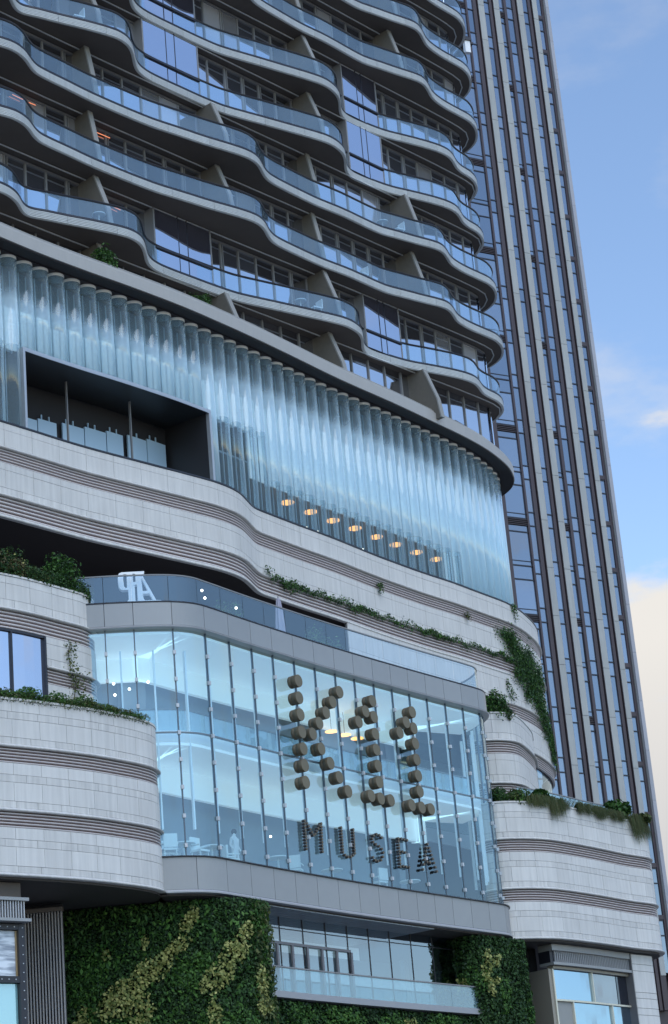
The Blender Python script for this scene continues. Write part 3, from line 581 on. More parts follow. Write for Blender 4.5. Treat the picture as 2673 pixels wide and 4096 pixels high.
# main facade
aM, bM = MF.s_az(-9.9), MF.len - 1.0
RM3 = [(.22, STONE, 1, 0), (.58, STONE, 1, 0), (.20, STONE_LIP, .8, .2)]
tier(MF, 33.82, 34.8, aM, bM, [(.3, STONE, 1, 0), (.7, STONE, 1, 0)], 1.45); stripes(MF, 33.1, 33.72, aM, bM, 5)
tier(MF, 31.82, 33.1, aM, bM, RM3, 1.45); stripes(MF, 30.95, 31.72, aM, bM, 5)
obj('coping_line', sweep(MF, rect(-.5, .03, 34.81, 34.88), aM, bM, .4), DARK, mall)
lip(MF, 30.83, aM, bM, h=.118, out_=.02)
sK = MF.s_az(.1)
tier(MF, 29.35, 30.83, sK, bM, RM3, 1.45); stripes(MF, 28.62, 29.25, sK, bM, 5); tier(MF, 27.1, 28.62, sK, bM, RM3, 1.45); stripes(MF, 26.4, 27.0, sK, bM, 5)
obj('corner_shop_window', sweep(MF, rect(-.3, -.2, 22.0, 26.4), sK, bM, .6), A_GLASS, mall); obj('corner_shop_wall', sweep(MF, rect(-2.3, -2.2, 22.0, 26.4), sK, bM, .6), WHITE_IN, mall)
for nm, mbp in REST.items():
    o = obj('stone_panel', mbp, bpy.data.materials[nm], mall); o['kind'] = 'stuff'
# terrace recess behind the rooftop sign
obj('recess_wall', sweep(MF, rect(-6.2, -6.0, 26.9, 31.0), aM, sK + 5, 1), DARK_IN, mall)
obj('recess_ceiling', sweep(MF, rect(-6.2, -.05, 30.86, 30.94), aM, sK + 5, .8), CORN_D, mall)
obj('podium_floor', ruled(MF, BACK_P, 34.2, 34.3, o=-.2), SOFFIT, mall)

# ---------------- atrium
atr = obj('atrium_roof', ruled(AT, BACK_P, 26.1, 26.95, o=-.25), BAND, mall)
GL = AT.offset(-.22)
AZM = [-7.3, -6.55, -5.76, -4.70, -3.82, -3.18, -2.58, -2.02, -1.45, -.90, -.36, .15, .66, 1.14, 1.60, 2.06, 2.54, 3.00, 3.44]
SM = [GL.s_az(a) for a in AZM]; SM.append(SM[-1] + .75); SM.append(SM[-1] + 1.3); SM.append(SM[-1] + 1.3)
for i in range(len(SM) - 1):
    for nm, prof, m_ in (('parapet_panel', [(-.1, 26.08), (.0, 26.08), (.0, 26.97), (-.1, 26.97)], BAND), ('base_panel', [(-.1, 16.02), (.0, 16.02), (.0, 17.20), (-.1, 17.20)], BAND)):
        off_ = 0 if nm == 'parapet_panel' else .38
        a0 = AT.s_az(AZM[i]) if i < len(AZM) else SM[i]; a1 = AT.s_az(AZM[i + 1]) if i + 1 < len(AZM) else SM[i + 1] + .1
        obj(nm, sweep(AT, prof, a0 + .01 + off_, a1 - .01 + off_, .2), m_, atr)
sl, sr = SM[0], SM[-1]
obj('parapet_cap', sweep(AT, rect(-.5, .02, 26.985, 27.03), sl, sr, .2), DARK, atr); obj('parapet_backing', sweep(AT, rect(-.24, -.11, 26.05, 26.96), sl, sr, .3), DARK, atr)
obj('parapet_drip', sweep(AT, [(-.25, 25.98), (.07, 25.98), (.09, 26.02), (.0, 26.07), (-.25, 26.07)], sl, sr, .2), BAND_LIP, atr)
obj('base_cap', sweep(AT, rect(-.5, .07, 17.21, 17.25), sl, sr, .2), DARK, atr); obj('base_backing', sweep(AT, rect(-.3, -.11, 15.95, 17.2), sl, sr, .3), DARK, atr)
obj('base_drip', sweep(AT, [(-.25, 15.90), (.05, 15.90), (.06, 15.95), (.0, 16.01), (-.25, 16.01)], sl, sr, .2), BAND_LIP, atr)
Z_TR = 21.95
for i in range(len(SM) - 1):
    for za, zb in ((17.26, Z_TR - .03), (Z_TR + .03, 25.97)):
        obj('atrium_pane', sweep(GL, rect(-.035, .0, za, zb), SM[i] + .006, SM[i + 1] - .006, .25, caps=False), A_GLASS, atr)
obj('atrium_transom', sweep(GL, rect(-.10, .012, Z_TR - .025, Z_TR + .025), sl, sr, .3), mat('transom_steel', (.16, .19, .21), .4, .4), atr)
CLM = MB().box((0, 0, 0), .11, .10, .15).mesh('glass_clip'); CLM.materials.append(CLIP)
FING = glass('glass_fin', (.80, .93, .96), .10, (.86, .95, .98), .8, (1, 1, 1))
GUARD = glass('guard_glass', (.80, .93, .96), .10, (.75, .88, .92), .3, (1, 1, 1))
for i, s in enumerate(SM):
    a = GL.ang(s); p = GL.off(s, -.02)
    link('atrium_mullion', MB().box((0, 0, 0), .045, .09, 25.97 - 17.26).mesh('atrium_mullion'), mat('mullion_blue_grey', (.10, .13, .16), .4, .3), atr, (p[0], p[1], 21.615), a)
    for zz in (25.05, 24.0, 22.97, 21.93, 20.9, 19.85, 18.77, 17.67):
        q = GL.off(s, .04); link('glass_clip', CLM, None, atr, (q[0], q[1], zz), a)
    if i < len(SM) - 1:
        sm = (s + SM[i + 1]) / 2; q = GL.off(sm, -.55); link('glass_fin', MB().box((0, 0, 0), .06, .12, 25.3 - 18.4).mesh('glass_fin'), mat('white_fin_edge', (.88, .93, .95), .4), atr, (q[0], q[1], 21.85), GL.ang(sm))
# interior of the atrium
obj('upper_ceiling', sweep(GL, rect(-3.3, -.1, 25.8, 25.9), sl, sr, .5), GLOW_IN, atr)
obj('upper_bulkhead', sweep(GL, rect(-3.5, -3.3, 24.9, 25.9), sl, sr, .5), GLOW_IN, atr)
obj('upper_back_wall', sweep(GL, rect(-4.4, -4.2, 22.1, 25.8), sl, sr, .5), GREY_IN, atr)
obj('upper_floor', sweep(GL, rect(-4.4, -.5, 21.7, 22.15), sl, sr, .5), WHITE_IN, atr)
obj('upper_guard', sweep(GL, rect(-.80, -.76, 22.15, 23.02), sl, sr, .5), GUARD, atr); obj('guard_rail', sweep(GL, rect(-.83, -.73, 23.02, 23.07), sl, sr, .5), FRAME, atr)
obj('lower_ceiling', sweep(GL, rect(-3.4, -.5, 21.58, 21.69), sl, sr, .5), GLOW_IN, atr)
obj('lower_bulkhead', sweep(GL, rect(-3.45, -3.25, 20.55, 21.58), sl, sr, .5), GLOW_IN, atr)
obj('lower_back_wall', sweep(GL, rect(-4.7, -4.5, 17.2, 21.6), sl, sr, .5), GREY_IN, atr)
obj('lower_floor', sweep(GL, rect(-4.7, -.05, 17.05, 17.2), sl, sr, .5), FLOOR_IN, atr)
# small lights in the atrium, each with its own light
def lamp_light(p, w, col=(1, .96, .9)):
    l = bpy.data.lights.new('lamp_light', 'POINT'); l.energy = w; l.color = col; l.shadow_soft_size = .3; o = bpy.data.objects.new('lamp_light', l); COL.objects.link(o); o.location = p
for k, (lx, ly) in enumerate([(455, 2735), (518, 2756), (460, 2780), (593, 2728), (1083, 3346)]):
    c_ = GL.offset(-3.0 if k < 4 else -3.2); s, z = hit(lx, ly, c_); p = c_.at(s)[0]
    tag(link('spotlight', SPM, None, None, (p[0], p[1], z)), ['small white spotlight, leftmost behind the atrium glass', 'small white spotlight, second from left behind the atrium glass', 'small white spotlight, lowest of the four at the atrium left', 'small white spotlight, rightmost of the four at the atrium left', 'small white spotlight above the seated area left of the small letters'][k], 'light'); lamp_light((p[0], p[1], z - .2), 2.5)
for k, (lx, ly) in enumerate([(1326, 2926), (1379, 2940), (1429, 2954)]):
    c_ = GL.offset(-3.0); s, z = hit(lx, ly, c_); p = c_.at(s)[0]
    t = thing('ceiling_lamp', '%s of the three warm lamps glowing behind the big letters' % ('leftmost', 'middle one', 'rightmost')[k], 'lamp', (p[0], p[1], z), 'warm lamps behind the sign'); o = link('lamp_disc', DM, None, t, (p[0], p[1], z)); o.scale = (.85, .85, .8); lamp_light((p[0], p[1], z - .25), 4); obj('lamp_rod', MB().bar((p[0], p[1], z + .02), (p[0], p[1], 25.7), .01), DARK, t)
c_ = GL.offset(-3.0); s, z = hit(1722, 3050, c_); p = c_.at(s)[0]; t = thing('ceiling_lamp', 'cream dome lamp behind the atrium glass beside the last digit', 'lamp', (p[0], p[1], z))
bmx = bmesh.new(); bmesh.ops.create_uvsphere(bmx, u_segments=20, v_segments=10, radius=.3); bmesh.ops.scale(bmx, vec=(1, 1, .55), verts=bmx.verts); me = bpy.data.meshes.new('lamp_shade'); bmx.to_mesh(me); bmx.free(); lamp_light((p[0], p[1], z - .35), 4); link('lamp_shade', me, mat('cream_shade', (.85, .72, .5), .6), t, (p[0], p[1], z)); obj('lamp_rod', MB().bar((p[0], p[1], z + .1), (p[0], p[1], 25.7), .012), DARK, t)
# furniture on the lower floor
FURN = mat('white_furniture', (.72, .78, .78), .6)
def chair_mesh():
    mb = MB(); mb.box((0, 0, .44), .52, .5, .08); mb.box((0, .24, .72), .52, .07, .5); mb.box((-.25, 0, .62), .05, .5, .05); mb.box((.25, 0, .62), .05, .5, .05)
    return mb
def place_chair(s, o, rz, lb):
    p = GL.off(s, o); t = thing('chair', lb, 'chair', (p[0], p[1], 17.2), 'pale chairs by the atrium glass')
    a = GL.ang(s) + rz
    for nm, b in (('seat', ((0, 0, .44), .52, .5, .08)), ('backrest', ((0, .24, .75), .52, .07, .5)), ('armrest', ((-.27, 0, .64), .05, .48, .05)), ('armrest', ((.27, 0, .64), .05, .48, .05))):
        q = Matrix.Rotation(a, 3, 'Z') @ Vector(b[0]); link(nm, MB().box((0, 0, 0), *b[1:]).mesh(nm), FURN, t, (p[0] + q[0], p[1] + q[1], 17.2 + q[2]), a)
    for dx in (-.22, .22):
        for dy in (-.2, .2):
            q = Matrix.Rotation(a, 3, 'Z') @ Vector((dx, dy, .2)); link('leg', MB().box((0, 0, 0), .04, .04, .4).mesh('leg'), FURN, t, (p[0] + q[0], p[1] + q[1], 17.4), a)
def place_table(s, o, lb):
    p = GL.off(s, o); t = thing('table', lb, 'table', (p[0], p[1], 17.2), 'pale tables by the atrium glass')
    mb = MB(); mb.bar((p[0], p[1], 17.93), (p[0], p[1], 17.97), .45, 20); obj('table_top', mb, FURN, t); obj('leg', MB().bar((p[0], p[1], 17.2), (p[0], p[1], 17.93), .04), FURN, t); obj('table_base', MB().bar((p[0], p[1], 17.2), (p[0], p[1], 17.23), .25, 16), FURN, t)
sc = GL.s_az(-4.95)
place_chair(sc - .15, -.6, math.pi, 'pale armchair at the left end of the atrium floor beside the stone corner'); place_chair(sc + .15, -1.5, .4, 'pale chair behind the first armchair at the atrium left end'); place_table(sc + .75, -1.0, 'round pale table next to the leftmost armchair in the atrium')
for i, az in enumerate((-3.95, -3.5, -2.9, -1.9, -1.35, -.3, .7, 1.6)):
    s = GL.s_az(az); lb = ('under the third glass joint', 'under the fourth glass joint', 'just left of the standing person', 'right of the standing person', 'below the letter M', 'below the letter U', 'below the letter S', 'below the letter E')[i]
    (place_table if i % 2 else place_chair)(s, -.7 - .2 * (i % 3), *(([0.5 * i] if not i % 2 else []) + ['pale %s inside the atrium %s' % ('table' if i % 2 else 'chair', lb)]))
# person standing inside
def person(p, rz, label):
    t = thing('person', label, 'person', p)
    V = [(0, 0, .95), (0, 0, 1.15), (0, .01, 1.38), (0, .01, 1.52), (0, -.02, 1.66), (.19, 0, 1.42), (.25, .03, 1.15), (.22, -.10, .92), (-.19, 0, 1.42), (-.25, .03, 1.15), (-.22, -.12, .95), (.10, 0, .90), (.11, -.02, .50), (.11, .03, .08), (.11, -.12, .04), (-.10, 0, .90), (-.11, -.02, .50), (-.11, .03, .08), (-.11, -.12, .04)]
    E_ = [(0, 1), (1, 2), (2, 3), (3, 4), (2, 5), (5, 6), (6, 7), (2, 8), (8, 9), (9, 10), (0, 11), (11, 12), (12, 13), (13, 14), (0, 15), (15, 16), (16, 17), (17, 18)]
    rr = [.15, .14, .17, .06, .10, .075, .05, .035, .075, .05, .035, .10, .07, .05, .04, .10, .07, .05, .04]
    me = bpy.data.meshes.new('body'); me.from_pydata(V, E_, []); o = bpy.data.objects.new('body', me); COL.objects.link(o)
    md = o.modifiers.new('s', 'SKIN'); o.modifiers.new('d', 'SUBSURF').levels = 1
    for i, v in enumerate(me.skin_vertices[0].data): v.radius = (rr[i], rr[i] * .8); v.use_root = i == 0
    dg = bpy.context.evaluated_depsgraph_get(); dg.update(); m2 = bpy.data.meshes.new_from_object(o.evaluated_get(dg)); bpy.data.objects.remove(o)
    m2.name = 'body'; link('body', m2, mat('white_jacket', (.72, .74, .75), .8), t, p, rz)
    b = bmesh.new(); bmesh.ops.create_uvsphere(b, u_segments=12, v_segments=8, radius=.115); bmesh.ops.scale(b, vec=(.9, 1, 1.05), verts=b.verts); m3 = bpy.data.meshes.new('hair'); b.to_mesh(m3); b.free()
    link('hair', m3, mat('dark_hair', (.03, .025, .02), .7), t, (p[0], p[1] + .02, p[2] + 1.70), rz)
sp = GL.s_az(-2.62); p = GL.off(sp, -1.4); person((p[0], p[1], 17.2), GL.ang(sp), 'person in white standing inside the atrium left of the small letters')

# terrace glass rail
for i in range(len(SM) - 1):
    obj('terrace_rail_pane', sweep(AT, rect(-.30, -.285, 27.04, 28.14), AT.s_az(AZM[i]) + .01 if i < len(AZM) else SM[i] + .21, (AT.s_az(AZM[i + 1]) if i + 1 < len(AZM) else SM[i + 1] + .2) - .01, .2, caps=False), glass('terrace_glass', (.92, .965, .99), .11, (.35, .5, .64), .05, (.86, .97, 1)), atr)
obj('terrace_handrail', sweep(AT, rect(-.34, -.26, 28.14, 28.19), sl, sr, .2), FRAME, atr)

# ---------------- big sign of drums
def drum_mesh(r, l, nm, m_side, m_face):
    b = MB(); n = 28; vs = []
    for y in (0, -l * .36, -l * .36, -l * .40, -l * .40, -l * .97, -l):
        pass
    ring = [(r * .97, 0), (r * .97, -l * .35), (r * .9, -l * .36), (r * .9, -l * .40), (r, -l * .41), (r, -l * .97), (r * .97, -l)]
    for rr, y in ring:
        for i in range(n): t = 2 * math.pi * i / n; vs.append((rr * math.cos(t), y, rr * math.sin(t)))
    k = len(ring); fs = [(j * n + i, j * n + (i + 1) % n, (j + 1) * n + (i + 1) % n, (j + 1) * n + i) for j in range(k - 1) for i in range(n)]
    b.add(vs, fs + [tuple(range(n - 1, -1, -1)), tuple((k - 1) * n + i for i in range(n))]); me = b.mesh(nm)
    me.materials.append(m_side); me.materials.append(m_face); me.polygons[len(me.polygons) - 1].material_index = 1
    for pl in me.polygons: pl.use_smooth = len(pl.vertices) == 4
    bm_ = bmesh.new(); bm_.from_mesh(me); bmesh.ops.recalc_face_normals(bm_, faces=bm_.faces); bm_.to_mesh(me); bm_.free(); return me
DRM = drum_mesh(.26, .40, 'drum', BRONZE_D, BRONZE)
SC = 1000 / 1553.; FACE = GL.offset(.49)
LET = {'letter_k': [(305, 190), (310, 295), (318, 400), (328, 508), (337, 612), (345, 715), (352, 820), (560, 260), (518, 322), (477, 388), (435, 453), (395, 520), (448, 612), (505, 702), (560, 790), (615, 877)],
       'digit_one': [(765, 316), (722, 380), (680, 445), (775, 415), (783, 520), (790, 618), (800, 718), (808, 820), (758, 905), (818, 922), (880, 933)],
       'digit_one.001': [(1012, 385), (975, 448), (935, 512), (1022, 485), (1032, 580), (1040, 680), (1050, 780), (1060, 878), (1010, 963), (1072, 978), (1130, 988)]}
s0, z0 = hit(1000 + 700 * SC, 2600 + 600 * SC, FACE); p0 = FACE.at(s0)[0]
sign = thing('drum_sign', 'large sign of bronze drums spelling a letter and two digits on the atrium glass', 'sign', (p0[0], p0[1], z0 - 3))
STAND = mat('drum_bracket_steel', (.2, .2, .2), .4, .5)
for nm, pts in LET.items():
    par = None
    for (cx, cy) in pts:
        s, z = hit(1000 + cx * SC, 2600 + cy * SC, FACE); p = FACE.at(s)[0]; a = FACE.ang(s); q = FACE.off(s, -.41)
        if par is None:
            par = bpy.data.objects.new(nm.split('.')[0], None); COL.objects.link(par); par.parent = sign; par.location = Vector((p[0], p[1], z)) - sign.location
        link('drum', DRM, None, par, (q[0], q[1], z), a); q2 = FACE.off(s, -.445)
        link('drum_bracket', MB().box((0, 0, 0), .1, .085, .1).mesh('drum_bracket'), STAND, par, (q2[0], q2[1], z), a)
BDM = drum_mesh(.058, .14, 'bead', BEAD, BRONZE_D); FACE2 = GL.offset(.18)
def line(a, b, n): return [(a[0] + (b[0] - a[0]) * i / (n - 1), a[1] + (b[1] - a[1]) * i / (n - 1)) for i in range(n)]
SML = {'letter_m': line((343, 1060), (355, 1235), 10) + line((446, 1078), (455, 1252), 10) + line((357, 1076), (399, 1150), 5) + line((409, 1143), (437, 1090), 4),
       'letter_u': line((570, 1103), (582, 1255), 9) + line((645, 1115), (655, 1262), 9) + [(596, 1273), (613, 1284), (632, 1283), (646, 1274)],
       'letter_s': [(822, 1165), (808, 1150), (790, 1144), (772, 1153), (764, 1172), (769, 1192), (786, 1206), (806, 1218), (823, 1235), (832, 1258), (829, 1284), (818, 1304), (800, 1312), (782, 1305), (769, 1288)],
       'letter_e': line((925, 1170), (938, 1345), 10) + [(944, 1172), (961, 1176), (979, 1181), (950, 1252), (968, 1257), (956, 1342), (974, 1345), (992, 1349)],
       'letter_a': [(1107, 1205), (1100, 1227), (1117, 1229), (1097, 1251), (1093, 1276), (1089, 1302), (1085, 1331), (1080, 1362), (1124, 1250), (1131, 1273), (1139, 1297), (1147, 1322), (1156, 1348), (1165, 1375), (1104, 1316), (1121, 1319)]}
s0, z0 = hit(1000 + 750 * SC, 2600 + 1220 * SC, FACE2); p0 = FACE2.at(s0)[0]
sign2 = thing('bead_sign', 'row of five small capital letters made of dark beads under the drum sign', 'sign', (p0[0], p0[1], z0 - .6))
for nm, pts in SML.items():
    par = None
    for (cx, cy) in pts:
        s, z = hit(1000 + cx * SC, 2600 + cy * SC, FACE2); p = FACE2.at(s)[0]; a = FACE2.ang(s); q = FACE2.off(s, -.14)
        if par is None:
            par = bpy.data.objects.new(nm, None); COL.objects.link(par); par.parent = sign2; par.location = Vector((p[0], p[1], z)) - sign2.location
        link('bead', BDM, None, par, (q[0], q[1], z), a)

# ---------------- rooftop monogram (seen from behind)
def poly_mesh(outers, holes, depth, name):
    cu = bpy.data.curves.new(name, 'CURVE'); cu.dimensions = '2D'; cu.fill_mode = 'BOTH'; cu.extrude = depth / 2; cu.bevel_depth = .008
    for pl in outers + holes:
        sp_ = cu.splines.new('POLY'); sp_.points.add(len(pl) - 1); sp_.use_cyclic_u = True
        for i, (x_, y_) in enumerate(pl): sp_.points[i].co = (x_, y_, 0, 1)
    o = bpy.data.objects.new(name, cu); COL.objects.link(o); dg = bpy.context.evaluated_depsgraph_get(); dg.update(); me = bpy.data.meshes.new_from_object(o.evaluated_get(dg)); bpy.data.objects.remove(o); me.name = name; return me
K = 1.60 / 415.
def mp2(pts): return [((x_ - 1240) * K, (465 - y_) * K) for x_, y_ in pts]
outer = mp2([(1060, 118), (1280, 118), (1280, 136), (1262, 152), (1270, 180), (1385, 425), (1435, 432), (1435, 465), (1045, 465), (1045, 432), (1100, 425), (1118, 405), (1118, 300), (1060, 300), (1035, 286), (1024, 260), (1020, 200), (1022, 150), (1036, 126)])
holes = [mp2([(1072, 136), (1108, 136), (1108, 282), (1085, 282), (1076, 262), (1070, 200)]), mp2([(1164, 136), (1194, 136), (1196, 226), (1166, 226)]), mp2([(1180, 250), (1206, 250), (1206, 424), (1180, 424)]), mp2([(1248, 190), (1254, 190), (1312, 325), (1256, 325)]), mp2([(1256, 350), (1322, 350), (1358, 424), (1276, 424), (1262, 405)])]
me = poly_mesh([outer], holes, .26, 'monogram_letters'); me.transform(Matrix.Rotation(math.pi / 2, 4, 'X'))
mg = thing('rooftop_monogram', 'white freestanding two letter monogram seen from behind on the terrace edge', 'sign', (-7.63, 79.1, 27.03)); link('monogram_letters', me, WHITE, mg, (-7.63, 79.1, 27.05), R(6))
obj('monogram_plinth', MB().box((-7.63, 79.1, 27.0), 1.4, .24, .05, R(6)), BAND, mg)

# ---------------- underside, balcony and recessed glazing
PLK = mat('silver_soffit_plank', (.34, .37, .40), .35, .5, noise=.05)
obj('block_soffit', ruled(LL, [(-24, 80), (-14, 86), (-5, 90)], 15.82, 15.9, o=-.15), mat('soffit_charcoal_brown', (.055, .048, .045), .6), mall)
obj('block_soffit', ruled(RT, [(4, 100), (5, 104), (10, 112)], 15.82, 15.9, o=-.15), MATS['soffit_charcoal_brown'], mall)
obj('atrium_soffit', ruled(AT, [(-11, 90), (-5, 94), (4, 106)], 15.84, 15.895, o=-.26), MATS['soffit_charcoal_brown'], mall)
# planks running out to the edge under the atrium
BL = AT.offset(-.45)
x0p, x1p = BL.s_az(-3.0), BL.s_az(1.5); xx = x0p
while xx < x1p:
    p = BL.off(xx + .2, .25); q = BL.off(xx + .2, -6.0); mid = (p + q) / 2
    o = link('soffit_plank', MB().box((0, 0, 0), .38, 6.2, .03).mesh('soffit_plank'), PLK, mall, (mid[0], mid[1], 15.815), BL.ang(xx + .2)); xx += .41
Z_RAIL, Z_BF = 13.62, 12.72
ba, bb = BL.s_az(-2.95), BL.s_az(3.35)
balc = obj('terrace_balcony', sweep(BL, rect(-3.2, .0, 12.46, 12.70), ba, bb + .6, .4), mat('balcony_edge_metal', (.33, .33, .34), .5, .2), mall)
xx = ba
while xx < bb - .2:
    b = min(bb, xx + 1.62); obj('balcony_pane', sweep(BL, rect(-.08, -.06, 12.70, Z_RAIL - .03), xx + .008, b - .008, .4, caps=False), glass('balcony_glass', (.78, .9, .93), .09, (.5, .68, .75), .22, (.92, 1, 1)), balc); xx = b
obj('balcony_rail', sweep(BL, rect(-.11, -.02, Z_RAIL - .03, Z_RAIL + .02), ba, bb, .4), FRAME, balc)
RG = BL.offset(-1.05)
ra, rb_ = RG.s_az(-3.3), RG.s_az(2.6)
RECG = glass('recess_glass', (.70, .80, .84), .26, None, 0, (.9, .97, 1.0), wave=.05)
mzs = [RG.s_az(a) for a in (-2.95, -2.39, -1.79, -1.20, -.64, -.09, .45, 1.0, 1.55, 2.1, 2.6)]
for i in range(len(mzs) - 1):
    for za, zb in ((12.72, 15.34), (15.37, 15.80)): obj('recess_pane', sweep(RG, rect(-.03, 0, za, zb), mzs[i] + .012, mzs[i + 1] - .012, .5), RECG, mall)
for s in mzs: radial(s, RG, -.06, .02, 12.7, 15.8, .04, DARK, 'recess_mullion', mall)
obj('recess_transom', sweep(RG, rect(-.05, .015, 15.335, 15.37), mzs[0], mzs[-1], .5), DARK, mall)
obj('recess_back_wall', sweep(RG, rect(-3.6, -3.4, 12.7, 15.28), ra, rb_ + 1, .6), mat('recess_wall_blue_grey', (.30, .37, .46), .5), mall); obj('recess_added_glow_band', sweep(RG, rect(-3.6, -3.38, 15.285, 15.8), ra, RG.s_az(1.3), .6), GLOW_IN, mall); obj('recess_floor', sweep(RG, rect(-4.5, -.05, 12.6, 12.71), ra, rb_, .6), FLOOR_IN, mall)  # band given an added glow; wall coloured blue for reflected sky
DRF = mat('bronze_grey_door_frame', (.20, .19, .20), .45, .3)
sd = mzs[0] + .05; dE = RG.s_az(-.62); dw = (dE - sd) / 6.0
for i in range(7):
    radial(sd + i * dw + .05, RG, .02, .10, 12.72, 14.72, .12, DRF, 'door_frame', mall)
obj('door_head', sweep(RG, rect(.02, .10, 14.72, 14.82), sd, dE, .5), DRF, mall)
# living green walls
GWL = Curve([(-11.7, 79.75), (-10.5, 79.73), (-8.7, 79.72), (-6.6, 79.78), (-5.5, 79.78), (-4.8, 80.08), (-4.25, 80.7), (-4.0, 81.4), (-4.15, 82.4), (-4.7, 83.4)])
GWR = Curve([(3.2, 98.6), (3.25, 96.4), (3.6, 94.9), (4.3, 94.3), (5.3, 95.35), (6.1, 96.3), (6.5, 97.2), (6.55, 98.4), (6.2, 100)])
GWB = BL.offset(-.35)
def wall_leaves(c, a, b, z0, z1, dens, size, m, name, parent, mask=None, o=(.0, .22), **kw):
    n = int((b - a) * (z1 - z0) * dens); s = RNG.uniform(a, b, n); z = RNG.uniform(z0, z1, n)
    if mask is not None: k = mask(s, z); s, z = s[k], z[k]
    if len(s) == 0: return None
    p = np.stack([np.interp(s, c.d, c.p[:, i]) for i in (0, 1)], 1); nn_ = np.stack([np.interp(s, c.d, c.n[:, i]) for i in (0, 1)], 1)
    lump = .5 + .5 * np.sin(s * 3.1 + np.sin(z * 2.7) * 1.7) * np.sin(z * 3.7 + s * 1.3)
    of = (o[0] + (o[1] - o[0]) * (RNG.uniform(0, 1, len(s)) ** .8) * (.55 + .75 * lump))[:, None]
    P = np.concatenate([p + nn_ * of, z[:, None]], 1); N3 = np.concatenate([nn_, np.full((len(s), 1), .35)], 1)
    return leaf_mesh(name, P, N3, size, m, parent, **kw)
def blobs(cs):
    def f(s, z):
        r = np.zeros(len(s), bool)
        for cs_, cz, rs, rz_, sl in cs:
            u = (s - cs_) - sl * (z - cz); r |= (u / rs) ** 2 + ((z - cz) / rz_) ** 2 < RNG.uniform(.3, 1.25, len(s))
        return r
    return f
gw1 = thing('green_wall', 'large planted green wall with pale yellow streaks under the stone block', 'green wall', (-7, 79.8, 0))
obj('planting_panel', sweep(GWL, rect(-.25, -.02, 9.0, 15.8), .2, step=.3), GREEN_PANEL, gw1)
sx = lambda az: GWL.s_az(az)
pY = blobs([(sx(-6.55), 12.4, .9, .75, .6), (sx(-5.75), 13.35, .75, .55, .9), (sx(-5.1), 14.1, .42, .45, .8), (sx(-4.72), 15.05, .30, .5, .5), (sx(-7.6), 11.6, .3, .7, .2), (sx(-4.1), 12.9, .55, .6, .6), (sx(-3.65), 13.75, .5, .7, .5), (sx(-3.35), 14.6, .30, .35, .4), (sx(-3.05), 12.6, .32, .75, 0), (sx(-6.1), 11.8, .5, .5, .3), (sx(-5.9), 14.35, .14, .3, 0), (sx(-6.9), 14.05, .17, .24, 0), (sx(-3.0), 11.9, .5, .4, 0), (sx(-4.2), 11.6, .25, .6, 0)])
pM = blobs([(sx(-4.7), 13.2, .8, .7, .4), (sx(-7.4), 13.2, .7, 1.1, .3), (sx(-3.0), 15.1, .5, .7, 0), (sx(-2.9), 13.7, .25, 1.6, 0), (sx(-6.2), 11.2, 1.2, .6, 0), (sx(-4.0), 11.0, 1.6, .8, 0), (sx(-7.4), 12, .4, 1.2, 0)])
e_ = GWL.len - 1.4
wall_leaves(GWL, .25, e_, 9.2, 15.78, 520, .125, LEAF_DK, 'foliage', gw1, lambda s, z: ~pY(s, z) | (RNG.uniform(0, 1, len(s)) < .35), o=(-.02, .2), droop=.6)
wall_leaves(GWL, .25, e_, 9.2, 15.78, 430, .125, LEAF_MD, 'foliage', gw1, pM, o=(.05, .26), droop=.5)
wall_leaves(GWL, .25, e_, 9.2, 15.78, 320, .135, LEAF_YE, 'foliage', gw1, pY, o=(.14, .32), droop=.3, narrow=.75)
wall_leaves(GWL, .25, e_, 9.2, 15.7, 30, .22, LEAF_MD, 'foliage', gw1, lambda s, z: ~pY(s, z), o=(.1, .3), droop=1.2, narrow=.45); wall_leaves(GWL, GWL.s_az(-3.2), e_, 9.2, 15.7, 60, .2, LEAF_OL, 'foliage', gw1, None, o=(.12, .36), droop=1.0, narrow=.5)
gw2 = thing('green_wall', 'rounded planted column with yellow leaves beside the balcony end', 'green wall', (5, 96, 0))
obj('planting_panel', sweep(GWR, rect(-.25, -.02, 8.5, 15.8), .2, step=.3), GREEN_PANEL, gw2)
sx2 = lambda az: GWR.s_az(az)
sc2 = GWR.s_x(4.6)
pY2 = blobs([(sc2 + .1, 14.4, .28, .75, .1), (sc2 + .75, 14.75, .35, .3, .5), (sc2 + .25, 13.6, .25, .4, 0), (sc2 - 1.0, 13.75, .35, .35, 0), (sc2 + .7, 13.9, .2, .15, 0)])
pM2 = blobs([(sc2 - .5, 13.9, .6, .7, 0), (GWR.s_x(6.3), 14.6, .35, 1.2, 0), (GWR.len - 2.6, 11.8, .7, 2.0, 0), (sc2 + 1.2, 13.2, .4, .8, 0)])
wall_leaves(GWR, .2, GWR.len - .4, 8.6, 15.8, 380, .15, LEAF_DK, 'foliage', gw2, None, o=(-.02, .22), droop=.6)
wall_leaves(GWR, .2, GWR.len - .4, 8.6, 15.8, 260, .15, LEAF_MD, 'foliage', gw2, pM2, o=(.08, .28), droop=.5)
wall_leaves(GWR, .2, GWR.len - .4, 8.6, 15.8, 260, .16, LEAF_YE, 'foliage', gw2, pY2, o=(.14, .32), droop=.3, narrow=.75)
gw3 = thing('green_wall', 'long low planted wall of mid green leaves under the glass balcony', 'green wall', (0, 88, 0))
g3a, g3b = GWB.s_az(-3.4), GWB.s_az(3.6)
obj('planting_panel', sweep(GWB, rect(-.25, -.02, 8.5, 12.42), g3a, g3b, .4), GREEN_PANEL, gw3)
wall_leaves(GWB, g3a, g3b, 9.6, 12.40, 300, .15, LEAF_DK, 'foliage', gw3, None, o=(.0, .22), droop=.5)
